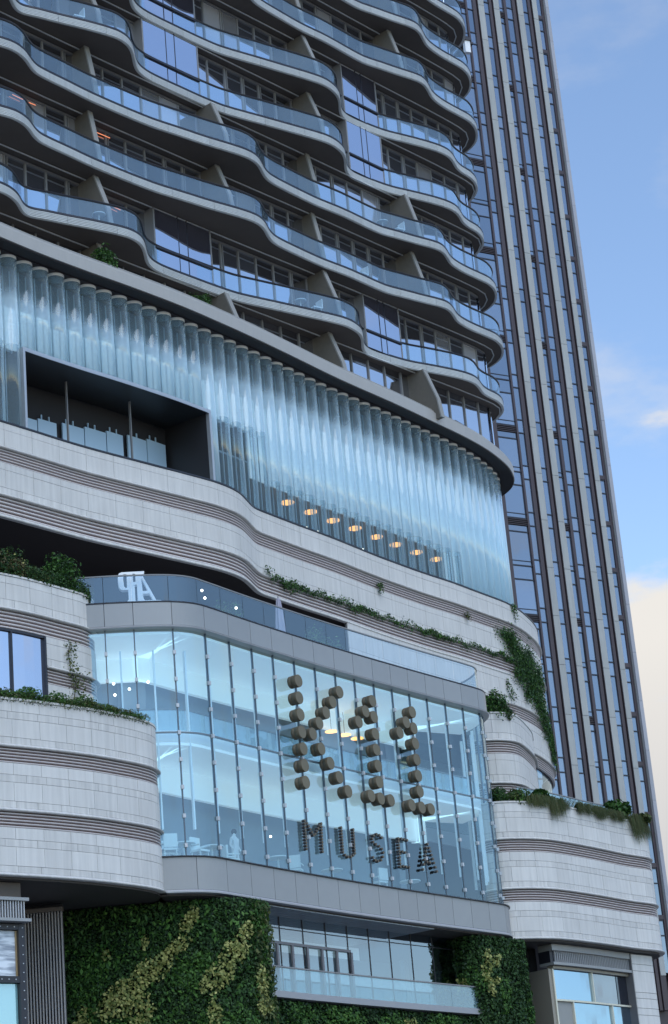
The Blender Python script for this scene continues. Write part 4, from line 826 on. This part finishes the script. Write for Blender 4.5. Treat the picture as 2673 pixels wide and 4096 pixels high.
pM3 = blobs([(g3a + .8, 11.6, .9, .8, 0), (g3a + 3.2, 11.6, 1.0, 1.0, 0), (g3a + 6.0, 11.5, 1.6, .9, 0), (g3a + 9.5, 11.4, 1.4, .8, 0), (g3a + 13, 11.6, 1.5, .9, 0)])
wall_leaves(GWB, g3a, g3b, 9.6, 12.36, 300, .15, LEAF_MD, 'foliage', gw3, pM3, o=(.1, .32), droop=.3)
wall_leaves(GWB, g3a, g3b, 9.6, 12.2, 240, .15, LEAF_YE, 'foliage', gw3, blobs([(g3a + 1.7, 11.15, .5, .3, 0), (g3a + 10.6, 11.9, .5, .25, 0)]), o=(.16, .34))
# ---------------- left shopfront
lz = 75.9
DSL = mat('louvre_slat_grey', (.33, .31, .30), .5, .2)
obj('louvre_wall_back', MB().box((-12.35, 78.25, 8), 2.7, .1, 15.6), DARK_IN, mall)
lw = thing('louvre_screen', 'tall screen of thin vertical grey slats left of the green wall', 'screen', (-11.6, 77.8, 0))
for i in range(19):
    xx = -12.92 + i * .108; obj('slat', MB().box((xx, 77.75, 7.72), .048, .16, 15.44), DSL, lw)
obj('slat_header', MB().box((-11.95, 77.75, 15.52), 2.05, .3, .14), SOFFIT, lw); obj('slat_joint', MB().box((-11.95, 77.80, 12.05), 2.0, .10, .03), DARK, lw)
LS = LL.offset(-.75); eL = LS.s_az(-9.02)
shop = thing('shopfront', 'black riveted frame with a veined marble panel over a teal pane', 'shopfront', tuple(LS.at(eL)[0]) + (0,))
radial(eL - .12, LS, -.25, .05, 0, 14.42, .24, DARK, 'frame_stile', shop)
obj('frame_head', sweep(LS, rect(-.25, .04, 14.24, 14.42), eL - 3.4, eL - .245, .6), DARK, shop); obj('frame_bar', sweep(LS, rect(-.25, .04, 12.46, 12.68), eL - 3.4, eL - .245, .6), DARK, shop)
MARB = bpy.data.materials.new('veined_marble'); MARB.use_nodes = True; t_ = MARB.node_tree; b_ = t_.nodes['Principled BSDF']; b_.inputs['Roughness'].default_value = .25
ge = t_.nodes.new('ShaderNodeNewGeometry'); mpn = t_.nodes.new('ShaderNodeMapping'); mpn.inputs['Rotation'].default_value = (0, .75, 0); mpn.inputs['Scale'].default_value = (.8, .8, 5); wv = t_.nodes.new('ShaderNodeTexNoise'); wv.inputs['Scale'].default_value = 1.6; wv.inputs['Detail'].default_value = 8
rp = t_.nodes.new('ShaderNodeValToRGB'); rp.color_ramp.elements[0].position = .38; rp.color_ramp.elements[0].color = (.28, .31, .36, 1); rp.color_ramp.elements[1].position = .6; rp.color_ramp.elements[1].color = (.74, .78, .82, 1)
t_.links.new(ge.outputs['Position'], mpn.inputs[0]); t_.links.new(mpn.outputs[0], wv.inputs['Vector']); t_.links.new(wv.outputs['Fac'], rp.inputs[0]); t_.links.new(rp.outputs[0], b_.inputs['Base Color'])
obj('marble_panel', sweep(LS, rect(-.18, -.12, 12.70, 14.22), eL - 3.4, eL - .30, .6), MARB, shop); radial(eL - .27, LS, -.16, -.08, 12.70, 14.22, .05, mat('brass_edge', (.55, .40, .22), .35, .6), 'brass_trim', shop)
obj('shop_pane', sweep(LS, rect(-.18, -.12, 1, 12.45), eL - 3.4, eL - .26, .6), glass('teal_shop_glass', (.4, .6, .62), .25, (.25, .50, .52), .8, (.85, 1, 1)), shop)
BLT = MB().box((0, 0, 0), .035, .03, .035).mesh('bolt'); BLT.materials.append(CLIP)
for zz in np.arange(11, 14.3, .3):
    q = LS.off(eL - .1, .06); link('bolt', BLT, None, shop, (q[0], q[1], zz), LS.ang(eL))
for ds in np.arange(.4, 1.3, .27):
    for zz in (12.57, 14.33): q = LS.off(eL - ds, .05); link('bolt', BLT, None, shop, (q[0], q[1], zz), LS.ang(eL))
LB = LL.offset(-.35); eB = LB.s_az(-8.86)
lbx = thing('louvre_box', 'grey louvre box with two lips above the marble shopfront', 'vent box', tuple(LB.at(eB)[0]) + (14.5,))
obj('box_lip', sweep(LB, rect(-.6, .0, 15.16, 15.27), eB - 3.4, eB, .6), BAND, lbx); obj('box_lip', sweep(LB, rect(-.6, .02, 14.46, 14.56), eB - 3.4, eB + .06, .6), BAND, lbx); obj('box_back', sweep(LB, rect(-.6, -.16, 14.57, 15.15), eB - 3.4, eB - .12, .6), DARK, lbx); obj('box_top', sweep(LB, rect(-.8, -.2, 15.28, 15.8), eB - 3.4, eB - .2, .6), SOFFIT, lbx)
for i in range(26): radial(eB - .16 - i * .105, LB, -.15, -.07, 14.57, 15.15, .035, mat('vent_slat_light', (.5, .5, .5), .5, .2), 'slat', lbx)
# ---------------- right shopfront bay
RSW = RT.offset(-.85); w0, w1 = RSW.s_az(4.58), RSW.s_az(6.56)
bay = thing('window_bay', 'square shop window with pale brass bars under the right stone block', 'shopfront', tuple(RSW.at(w0)[0]) + (0,))
BRASS = mat('pale_brass_bar', (.66, .62, .50), .35, .3); Z1_, Z2_, Z3_ = 14.82, 13.36, 9.0
obj('bay_head', sweep(RSW, rect(-.25, .1, 14.74, 14.86), w0 - .02, w1 + .3, .5), mat('bronze_jamb', (.30, .27, .22), .45, .3), bay)
radial(w0, RSW, -.15, .06, Z3_, 14.735, .085, BRASS, 'glazing_bar', bay); radial(w1, RSW, -.15, .03, Z3_, 14.735, .05, BRASS, 'glazing_bar', bay)
obj('glazing_bar', sweep(RSW, rect(-.15, .05, Z2_ - .04, Z2_ + .04), w0 + .045, w1 - .03, .5), BRASS, bay)
mA = RSW.s_az(5.58); radial(mA, RSW, -.15, .04, Z2_ + .042, 14.735, .07, BRASS, 'glazing_bar', bay)
mB_, mC = RSW.s_az(5.02), RSW.s_az(6.0)
for s in (mB_, mC): radial(s, RSW, -.15, .04, Z3_, Z2_ - .042, .07, BRASS, 'glazing_bar', bay)
BLACKG = glass('black_glass', (.1, .1, .1), .08, (.02, .022, .03), .97, (.9, .95, 1)); GREYP = mat('grey_blind_panel', (.30, .30, .28), .7); GREYB = glass('blue_grey_glass', (.2, .2, .2), .20, (.12, .16, .20), .9)
mD = RSW.s_az(6.2)
for a, b, za, zb, m_ in ((w0, mA, Z2_ + .045, 14.73, S_WIN), (mA, mD, Z2_ + .045, 14.73, GREYB), (mD, w1, Z2_ + .045, 14.73, BLACKG), (w0, mB_, Z3_, Z2_ - .045, GREYP), (mB_, mC, Z3_, Z2_ - .045, S_WIN), (mC, w1, Z3_, Z2_ - .045, S_WIN)):
    obj('bay_pane', sweep(RSW, rect(-.1, -.06, za, zb), a + .04, b - .03, .5), m_, bay)
radial(w1 + .17, RSW, -.5, .15, 0, 14.735, .26, MATS['bronze_jamb'], 'bay_jamb', bay); radial(w1 + .38, RSW, -.5, .1, 0, 15.8, .12, BROWN, 'bay_jamb', bay); radial(w0 - .16, RSW, -1.2, .0, 0, 14.735, .2, MATS['bronze_jamb'], 'bay_jamb', bay)
RB = RT.offset(-.6); v0, v1 = RB.s_az(4.62), RB.s_az(6.78)
vb = thing('louvre_box', 'grey louvre box with thin vertical slats above the brass barred window', 'vent box', tuple(RB.at(v0)[0]) + (15,))
obj('box_lip', sweep(RB, rect(-.8, .05, 15.52, 15.8), v0, v1, .5), BAND, vb); obj('box_lip', sweep(RB, rect(-.8, .07, 14.88, 15.0), v0, v1 + .03, .5), BAND, vb); obj('box_back', sweep(RB, rect(-.8, -.12, 15.0, 15.52), v0, v1, .5), DARK, vb)
for i in range(46): radial(v0 + .3 + i * (v1 - v0 - .4) / 46, RB, -.12, -.04, 15.0, 15.52, .03, MATS['vent_slat_light'], 'slat', vb)
pier = obj('stone_pier', sweep(RT, rect(-1.6, -.52, 0, 15.8), RT.s_az(6.86), RT.s_az(7.36) + .3, .3), JOINT, mall)
zz = 15.75
for i in range(12):
    hh = (.45, .32, 1.0, .28)[i % 4]; obj('stone_panel', sweep(RT, rect(-.52, -.48, zz - hh + .01, zz - .01), RT.s_az(6.87), RT.s_az(7.36) + .3, .3), STONE, pier); zz -= hh
obj('dark_reveal_wall', sweep(RT, rect(-3.2, -3.0, 0, 15.8), .2, RT.s_az(4.9), .5), DARK_IN, mall)
p = RT.off(RT.s_x(6.6), -2.3); obj('service_shaft', MB().box((p[0] + .35, p[1] + .6, 7.4), .4, .4, 14.8, .4), mat('bronze_column', (.16, .14, .11), .5, .3), mall)
obj('mall_sky_blocker', ruled(Curve([(-22, 90), (-8, 101), (3.6, 111.5), (7.2, 115.5)], smooth=False), [(-26, 96), (-12, 106), (0, 116), (5, 119)], 0, 43.0), DARK_IN, mall)  # added mass that stops sky light leaking in from behind

# ================================================================== PLANTS
def tube_stems(pts, r, parent):
    mb = MB()
    for a, b in pts: mb.bar(a, b, r, 5)
    return obj('stem', mb, STEM, parent)
def shrub(loc, rx, ry, rz, n, m, size, label, name='shrub', group=None, cat='plant', clumps=9, droop=.2, narrow=.55, mix=None, hang=0.):
    t = thing(name, label, cat, loc, group); L0 = np.array(loc, float); P = []; NN = []; st = []
    for c in range(clumps):
        v = RNG.normal(0, 1, 3); v /= np.linalg.norm(v); v[2] = abs(v[2]) * .9 if hang == 0 else v[2]
        ctr = np.array([v[0] * rx * .62, v[1] * ry * .62, rz * (.15 + .55 * v[2])]) * RNG.uniform(.6, 1.05); r = RNG.uniform(.28, .5); k = n // clumps
        w = RNG.normal(0, 1, (k, 3)); w /= np.linalg.norm(w, axis=1)[:, None]; rad_ = RNG.uniform(.35, 1., k)[:, None] ** .6
        P.append(ctr + w * rad_ * np.array([rx, ry, rz]) * r * 1.15); NN.append(w + [0, 0, .4]); st.append((L0, L0 + ctr))
    P = np.vstack(P) + L0; NN = np.vstack(NN)
    if mix:
        k = RNG.uniform(0, 1, len(P)) < mix[1]; leaf_mesh('foliage', P[k], NN[k], size, mix[0], t, droop=droop, narrow=narrow); P, NN = P[~k], NN[~k]
    leaf_mesh('foliage', P, NN, size, m, t, droop=droop, narrow=narrow); tube_stems(st, .018, t); return t
def cpos(c, az, o, z): p = c.off(c.s_az(az), o); return (p[0], p[1], z)
# planters
obj('planter_soil', sweep(LL, rect(-1.5, -.36, 21.9, 22.1), aL, LL.s_az(-5.7), .4), SOIL, mall); obj('planter_soil', sweep(UL, rect(-1.6, -.36, 27.1, 27.3), aU, bU - .5, .4), SOIL, mall)
obj('planter_soil', sweep(RT, rect(-1.6, -.36, 21.9, 22.1), aR, bR, .4), SOIL, mall); obj('planter_soil', sweep(R2, rect(-1.4, -.36, 27.0, 27.2), a2, b2, .4), SOIL, mall)
# upper left planter
shrub(cpos(UL, -7.35, -.55, 27.5), .95, .8, 1.55, 2600, LEAF_MD, .13, 'big round dark green bush on the upper stone corner beside the monogram', mix=(LEAF_DK, .5), clumps=14)
shrub(cpos(UL, -7.0, -.25, 27.2), .5, .5, .6, 800, LEAF_DK, .12, 'dark drooping shrub hanging at the end of the upper planter', mix=(LEAF_MD, .2), droop=1.5, hang=1)
shrub(cpos(UL, -8.2, -.5, 27.4), .8, .6, .9, 1400, LEAF_OL, .11, 'olive shrub with dry tips left of the big round bush', mix=(LEAF_DK, .4))
shrub(cpos(UL, -8.75, -.5, 27.4), .7, .6, .85, 1200, LEAF_OL, .11, 'brownish yellow flowering shrub in the upper planter', mix=(LEAF_DRY, .6))
shrub(cpos(UL, -9.3, -.4, 27.4), .7, .6, 1.1, 1200, LEAF_DK, .11, 'dark shrub at the left edge of the upper planter', mix=(LEAF_DRY, .25))
shrub(cpos(UL, -8.45, -1.1, 27.6), .7, .5, 1.5, 900, LEAF_DK, .12, 'taller thin leaved shrub behind the olive one', mix=(LEAF_YE, .15))
n = 5200; s = RNG.uniform(aU, bU - .7, n); q = np.array([UL.off(v, RNG.uniform(-1., .06)) for v in s[:n]])
tag(leaf_mesh('ground_cover', np.c_[q, 27.35 + RNG.uniform(0, 1, n) ** 1.5 * .55], np.tile([.2, -.5, .8], (n, 1)), .10, LEAF_DK, droop=.8), kind='stuff')
# lower left planter
n = 9000; s = RNG.uniform(aL, LL.s_az(-5.65), n); o_ = RNG.uniform(-.95, .08, n); q = np.array([LL.off(a, b) for a, b in zip(s, o_)])
hgt = .25 + .3 * (.5 + .5 * np.sin(s * 2.3)) * (.6 + .4 * np.sin(s * 5.1)); hgt *= np.clip((LL.s_az(-5.65) - s) / 2.0, .45, 1)
tag(leaf_mesh('ground_cover', np.c_[q, 22.1 + RNG.uniform(-.05, 1, n) * hgt], np.tile([.2, -.5, .8], (n, 1)), .095, LEAF_MD, droop=.6, narrow=.5), kind='stuff')
n = 3800; s = RNG.uniform(aL, LL.s_az(-5.5), n); q = np.array([LL.off(a, b) for a, b in zip(s, RNG.uniform(-.3, .12, n))])
tag(leaf_mesh('ground_cover', np.c_[q, 22.1 + RNG.uniform(-.14, .28, n)], np.tile([.4, -.7, .3], (n, 1)), .085, LEAF_OL, droop=1.2, narrow=.4), kind='stuff')
for k, (az, w_, h_, m_, lb) in enumerate([(-9.2, .6, .55, LEAF_OL, 'low olive shrub under the corner window at the picture edge'), (-8.55, .6, .6, LEAF_MD, 'low mid green shrub under the dark window frame'), (-7.75, .55, .7, LEAF_MD, 'bright green shrub at the foot of the climbing vine'), (-7.05, .6, .45, LEAF_OL, 'low spreading olive plant right of the vine foot'), (-6.4, .55, .42, LEAF_OL, 'low grassy tuft near the tip of the lower planter'), (-5.9, .4, .3, LEAF_DRY, 'small dry tuft at the very tip of the lower planter')]):
    shrub(cpos(LL, az, -.35, 22.12), w_, .5, h_, 700, m_, .10, lb, clumps=7)
# climbing vine on the upper left corner
vine = thing('climbing_vine', 'thin yellow green vine climbing the stone corner between the stripes', 'vine', cpos(UL, -7.45, .06, 22.2))
P = []; NN = []; path = [(-7.45, 22.3), (-7.5, 23.0), (-7.42, 23.7), (-7.55, 24.3), (-7.6, 24.9), (-7.5, 25.3)]; st = []
for (a0, z0), (a1, z1) in zip(path[:-1], path[1:]):
    st.append((cpos(UL, a0, .05, z0), cpos(UL, a1, .05, z1)))
    for i in range(110 if z0 < 24 else 55):
        f = RNG.uniform(); wdt = .22 if z0 < 24 else .13; base = np.array(cpos(UL, a0 + (a1 - a0) * f, .10, z0 + (z1 - z0) * f)); P.append(base + RNG.normal(0, 1, 3) * [wdt, wdt * .5, .12]); NN.append((.4, -.8, .3))
leaf_mesh('foliage', P, NN, .11, LEAF_OL, vine, droop=.8); tube_stems(st, .015, vine)
# right planter: hanging grass and leafy plants
n = 9000; s = RNG.uniform(RT.s_az(4.35), bR - .8, n); s = s[(.5 + .5 * np.sin(s * 6.1 + 1.7 * np.sin(s * 2.3))) ** 1.3 > RNG.uniform(0, .95, n)]; n = len(s); clump = (np.sin(s * 2.6) * np.sin(s * 1.13 + .6)); ln = np.where(s > RT.s_az(6.85), .95, np.where(abs(s - RT.s_az(5.15)) < .5, .75, .26)) * RNG.uniform(.35, 1.1, n) * (.85 + .3 * clump)
mb = MB(); vs = []; fs = []
for i in range(n):
    o1 = RNG.uniform(-.5, .05); p = RT.off(s[i], o1); d = RNG.normal(0, .16); e = RT.off(s[i] + d, .10 + RNG.uniform(0, .16)); u = RT.t[np.searchsorted(RT.d, s[i]) - 1] * .010; zt_ = 22.2 + RNG.uniform(-.1, .3)
    mdl = (np.array(p) * .3 + np.array(e) * .7); b0 = len(vs)
    vs += [(p[0] - u[0], p[1] - u[1], 22.05), (p[0] + u[0], p[1] + u[1], 22.05), (mdl[0] + u[0], mdl[1] + u[1], zt_), (mdl[0] - u[0], mdl[1] - u[1], zt_), (e[0] + u[0] * .3, e[1] + u[1] * .3, zt_ - ln[i] - .12), (e[0] - u[0] * .3, e[1] - u[1] * .3, zt_ - ln[i] - .12)]
    fs += [(b0, b0 + 1, b0 + 2, b0 + 3), (b0 + 3, b0 + 2, b0 + 4, b0 + 5)]
mb.add(vs, fs); tag(obj('hanging_grass', mb, mat('grass_blade', (0, 0, 0), .6, spec=.2, island=[(0, (.05, .075, .025)), (.55, (.09, .12, .04)), (1, (.17, .15, .07))], trans=.3)), kind='stuff')
shrub(cpos(RT, 3.75, -.5, 22.15), .7, .6, .75, 1300, LEAF_DK, .12, 'dense dark shrub against the atrium corner on the right planter', mix=(LEAF_MD, .35))
shrub(cpos(RT, 4.35, -.5, 22.15), .75, .6, .75, 1100, LEAF_OL, .12, 'loose olive shrub second from the atrium corner', mix=(LEAF_MD, .5))
shrub(cpos(RT, 5.05, -.7, 22.3), .65, .55, .85, 420, LEAF_MD, .24, 'broad leaved plant rising above the hanging grass', narrow=.8, mix=(LEAF_DK, .4), clumps=6)
shrub(cpos(RT, 6.2, -.5, 22.1), .6, .5, .4, 700, LEAF_OL, .1, 'thin scrubby plant before the glass rail')
shrub(cpos(RT, 7.05, -.55, 22.25), .95, .6, .95, 520, LEAF_MD, .26, 'big leaved plant at the right end of the planter', narrow=.85, mix=(LEAF_DK, .45), clumps=7)
shrub(cpos(RT, 7.40, .1, 22.2), .35, .35, .5, 160, LEAF_OL, .24, 'drooping leaf spray overhanging the block end against the sky', narrow=.85, clumps=4, droop=1)
ra_, rb2 = RT.s_az(4.7), RT.s_az(7.15); xx = ra_; rail = thing('glass_railing', 'glass railing with grey handrail behind the hanging grass', 'railing', cpos(RT, 6, -1.3, 22.1))
while xx < rb2 - .2:
    b = min(rb2, xx + 1.4); obj('rail_pane', sweep(RT, rect(-1.32, -1.30, 22.15, 23.1), xx + .01, b - .01, .4), MATS['balcony_glass'], rail); xx = b
obj('handrail', sweep(RT, rect(-1.36, -1.27, 23.1, 23.15), ra_, rb2, .4), FRAME, rail)
# right upper planter
shrub(cpos(R2, 3.95, -.45, 27.2), 1.0, .8, 1.5, 2400, LEAF_DK, .13, 'dense bush on the small stone corner right of the terrace rail', mix=(LEAF_MD, .4), clumps=13)
shrub(cpos(R2, 4.25, -.15, 27.2), .5, .5, .55, 600, LEAF_DK, .12, 'small dark shrub spilling over the small stone corner', mix=(LEAF_OL, .3), hang=1, droop=1)
# terrace behind the rail
dk = obj('terrace_deck', ruled(AT, BACK_P, 26.955, 27.0, o=-.5), FLOOR_IN, mall)
DK = AT.offset(-1.6)
sh_ = [(-3.15, 'round shrub behind the rail left of the closed parasol', .7), (-.9, 'round shrub behind the rail right of the closed parasol', .8), (-.3, 'leafy shrub further right along the terrace rail', .7)]
for az, lb, w_ in sh_: shrub(cpos(DK, az, 0, 27.1), w_, w_, 1.3, 1100, LEAF_MD, .13, lb, mix=(LEAF_DK, .4))
pp = cpos(DK, -1.75, 0, 27.0); par = thing('parasol', 'closed pale lilac parasol standing on the terrace', 'parasol', pp)
mb = MB(); n = 14; prof = [(.02, 2.30), (.08, 2.2), (.13, 1.8), (.17, 1.2), (.19, .75), (.16, .55)]; vs = []
for r_, zz in prof:
    for i in range(n): tt = 2 * math.pi * i / n; rr_ = r_ * (1 + .16 * (-1) ** i); vs.append((pp[0] + rr_ * math.cos(tt), pp[1] + rr_ * math.sin(tt), pp[2] + zz))
mb.add(vs, [(j * n + i, j * n + (i + 1) % n, (j + 1) * n + (i + 1) % n, (j + 1) * n + i) for j in range(len(prof) - 1) for i in range(n)] + [tuple(range(n)), tuple((len(prof) - 1) * n + i for i in range(n - 1, -1, -1))])
obj('canopy', mb, mat('lilac_canvas', (.33, .32, .39), .8), par); obj('pole', MB().bar((pp[0], pp[1], pp[2]), (pp[0], pp[1], pp[2] + 2.35), .03), FRAME, par); obj('parasol_base', MB().bar((pp[0], pp[1], pp[2]), (pp[0], pp[1], pp[2] + .08), .3, 16), DARK, par)
for k, (az, lb) in enumerate(((-2.55, 'pale lounge sofa on the terrace left of the parasol'), (-2.1, 'pale lounge armchair beside the parasol'))):
    q = cpos(DK, az, .3, 27.0); t = thing('sofa', lb, 'sofa', q); a = AT.ang(AT.s_az(az)); wd = (1.3, .7)[k]
    obj('seat', MB().box((q[0], q[1], q[2] + .3), wd, .7, .3, a), FURN, t); bq = np.array(q[:2]) - AT.at(AT.s_az(az))[1] * .42; obj('backrest', MB().box((bq[0], bq[1], q[2] + .5), wd, .13, .6, a), FURN, t)
for k, (lx, ly) in enumerate([(808, 2362), (820, 2392), (945, 2432)]):
    c_ = AT.offset(-.9); s, z = hit(lx, ly, c_); p = c_.at(s)[0]; tag(link('spotlight', SPM, None, None, (p[0], p[1], z)), ['upper white lantern glowing behind the terrace rail left part', 'lower white lantern glowing behind the terrace rail left part', 'white lantern glowing behind the terrace rail by the sofas'][k], 'light')
# plants on the cornice roof beside two dividers
shrub(cpos(ROOF, -5.75, -.7, 43.95), .75, .55, 1.35, 1500, LEAF_DK, .13, 'round green bush on the cornice under the lowest balcony, left one', mix=(LEAF_MD, .5), clumps=12)
shrub(cpos(ROOF, -3.0, -.7, 43.8), .75, .55, 1.1, 1200, LEAF_DK, .12, 'round green bush on the cornice beside the middle divider', mix=(LEAF_MD, .4), clumps=11)
# ivy at the corner and creepers along the ledge
def ivy(name, label, pts, dens, m, mixm=None):
    t = thing(name, label, 'ivy', tuple(MF.off(MF.s_az(pts[0][0]), .1)) + (pts[0][1],)); P = []; NN = []; st = []
    for az, z, rs, rz_, k in pts:
        s_ = MF.s_az(az); p, n_ = MF.at(s_)
        for i in range(int(k * dens)):
            ds, dz = RNG.normal(0, rs * .5), RNG.normal(0, rz_ * .5); q = MF.off(min(MF.len - .1, s_ + ds), RNG.uniform(.03, .24)); P.append((q[0], q[1], z + dz - abs(RNG.normal(0, .08)))); NN.append((n_[0], n_[1], .3))
        st.append(((p[0] + n_[0] * .05, p[1] + n_[1] * .05, z - rz_ * .6), (p[0] + n_[0] * .05, p[1] + n_[1] * .05, z + rz_ * .6)))
    P = np.array(P); NN = np.array(NN); k = RNG.uniform(0, 1, len(P)) < .3
    leaf_mesh('foliage', P[~k], NN[~k], .12, m, t, droop=1.0); leaf_mesh('foliage', P[k], NN[k], .12, mixm or LEAF_MD, t, droop=1.0); tube_stems(st, .012, t); return t
ivy('ivy', 'dark ivy mass covering the right corner of the stone podium', [(4.35, 33.0, .9, .35, 1.2), (4.5, 32.5, .8, .8, 1.8), (4.65, 32.0, .8, .9, 2.2), (4.8, 31.4, .8, 1.0, 2.6), (4.93, 30.8, .9, 1.1, 2.6), (5.03, 30.2, .9, 1.1, 2.4), (5.12, 29.4, .9, 1.0, 2.0), (5.2, 28.6, .8, .8, 1.4), (5.22, 27.8, .6, .7, 1.0), (4.6, 31.0, .8, .5, 1.0), (4.75, 30.2, .5, .4, .6), (4.9, 32.2, .8, .8, 1.6), (5.1, 31.6, .8, .9, 1.6)], 520, LEAF_DK)
led = [(-2.0, 32.0, .25, .25, .35)]
for az in np.arange(-1.9, 4.4, .105): led.append((az, 31.83 - .12 * abs(math.sin(az * 5.3)) + .05 * math.sin(az * 17), .22, .13 + .14 * max(0, math.sin(az * 4.1 + 1)) ** 3, .22 + .35 * max(0, math.sin(az * 3.3)) ** 2))
ivy('creeper', 'long thin creeper trailing along the stone ledge above the terrace', led, 165, LEAF_DK)
ivy('creeper', 'small sprig of ivy hanging alone on the pale stone above the long creeper', [(1.05, 33.2, .15, .3, .3), (1.02, 33.35, .2, .12, .3)], 160, LEAF_DK); ivy('creeper', 'little tuft growing over the stone coping at the foot of the last tubes', [(4.62, 34.75, .2, .25, .4), (4.66, 34.4, .12, .4, .25)], 200, LEAF_MD, LEAF_DK)
ivy('creeper', 'sparse trailing tendrils below the ledge left of the ivy mass', [(4.25, 30.3, .2, .5, .3), (4.35, 29.8, .35, .4, .45), (4.15, 29.4, .15, .5, .2)], 150, LEAF_DK); ivy('creeper', 'pale tuft in the slats left of the ivy mass', [(3.35, 33.3, .18, .22, .4)], 160, LEAF_OL, LEAF_OL)
shrub(cpos(TB, 3.4, -1.0, 34.9), .35, .3, .9, 300, LEAF_OL, .11, 'small potted sapling behind the tubes near the right end', clumps=6, narrow=.4)
# tree at the far right
tx = np.array([16.6, 116.]); tr = thing('tree', 'dark green tree just showing at the right edge beside the pier', 'tree', (tx[0], tx[1], 0))
mb = MB(); mb.bar((tx[0], tx[1], 0), (tx[0], tx[1], 9), .22, 8); mb.bar((tx[0], tx[1], 8), (tx[0] - 1.1, tx[1], 11.5), .1, 6); mb.bar((tx[0], tx[1], 8.5), (tx[0] + 1, tx[1] + .6, 12), .1, 6); obj('trunk', mb, STEM, tr)
P = []; NN = []
for c in range(26):
    v = RNG.normal(0, 1, 3); v /= np.linalg.norm(v); ctr = np.array([tx[0], tx[1], 11.4]) + v * [1.9, 1.9, 2.6] * RNG.uniform(.5, 1); w = RNG.normal(0, 1, (260, 3)); w /= np.linalg.norm(w, axis=1)[:, None]; P.append(ctr + w * RNG.uniform(.3, .75, (260, 1))); NN.append(w + [0, 0, .5])
leaf_mesh('crown', np.vstack(P), np.vstack(NN), .22, LEAF_DK, tr)
# small chairs and tables on a few balconies
def balcony_set(fi, x, lb, table):
    z, T = FLOORS[fi]; s = T.s_x(x); p = T.off(s, -.55); a = T.ang(s); t = thing('balcony_table' if table else 'balcony_chair', lb, 'table' if table else 'chair', (p[0], p[1], z))
    if table:
        obj('table_top', MB().bar((p[0], p[1], z + .66), (p[0], p[1], z + .70), .3, 16), FURN, t); obj('leg', MB().bar((p[0], p[1], z), (p[0], p[1], z + .66), .03), FURN, t)
    else:
        obj('seat', MB().box((p[0], p[1], z + .42), .5, .5, .07, a), FURN, t); q = T.off(s + .26, -.55); obj('backrest', MB().box((q[0], q[1], z + .66), .06, .5, .5, a), FURN, t)
        for dx in (-.2, .2):
            for o_ in (-.75, -.35): q = T.off(s + dx, o_); obj('leg', MB().bar((q[0], q[1], z), (q[0], q[1], z + .4), .02), FURN, t)
balcony_set(0, -8.9, 'pale balcony table behind the glass of the lowest balcony left of the bay', True); balcony_set(0, -.4, 'pale balcony table on the lowest balcony by the middle divider', True)
balcony_set(0, .3, 'pale balcony chair on the lowest balcony by the middle divider', False); balcony_set(1, 2.9, 'pale balcony chair on the second balcony from below', False); balcony_set(2, 4.2, 'pale balcony table on the third balcony from below', True)
balcony_set(2, 5.0, 'pale balcony chair on the third balcony from below', False); balcony_set(1, 8.9, 'pale balcony chair at the rounded right end of the second balcony', False); balcony_set(3, -9.4, 'pale balcony chair on the top left balcony', False)
# amber light strips under the balcony ceilings (rooms lit behind)
for k, (ax, ay, bx, by, fl, lb) in enumerate([(50, 378, 92, 398, 49.6, 'amber light strip glowing under the balcony ceiling at the left edge'), (112, 408, 143, 421, 49.6, 'short amber light strip beside the leftmost window post'), (388, 530, 440, 552, 49.6, 'amber light strip behind the second balcony window'), (436, 818, 482, 840, 46.2, 'amber light strip in the lowest balcony window')]):
    c_ = WL.offset(-.42); s, z = hit(ax, ay, c_); s2, z2 = hit(bx, by, c_); p, q = c_.at(s)[0], c_.at(s2)[0]
    tag(obj('light_strip', MB().bar((p[0], p[1], z), (q[0], q[1], z2), .018), STRIP_R), lb, 'light')
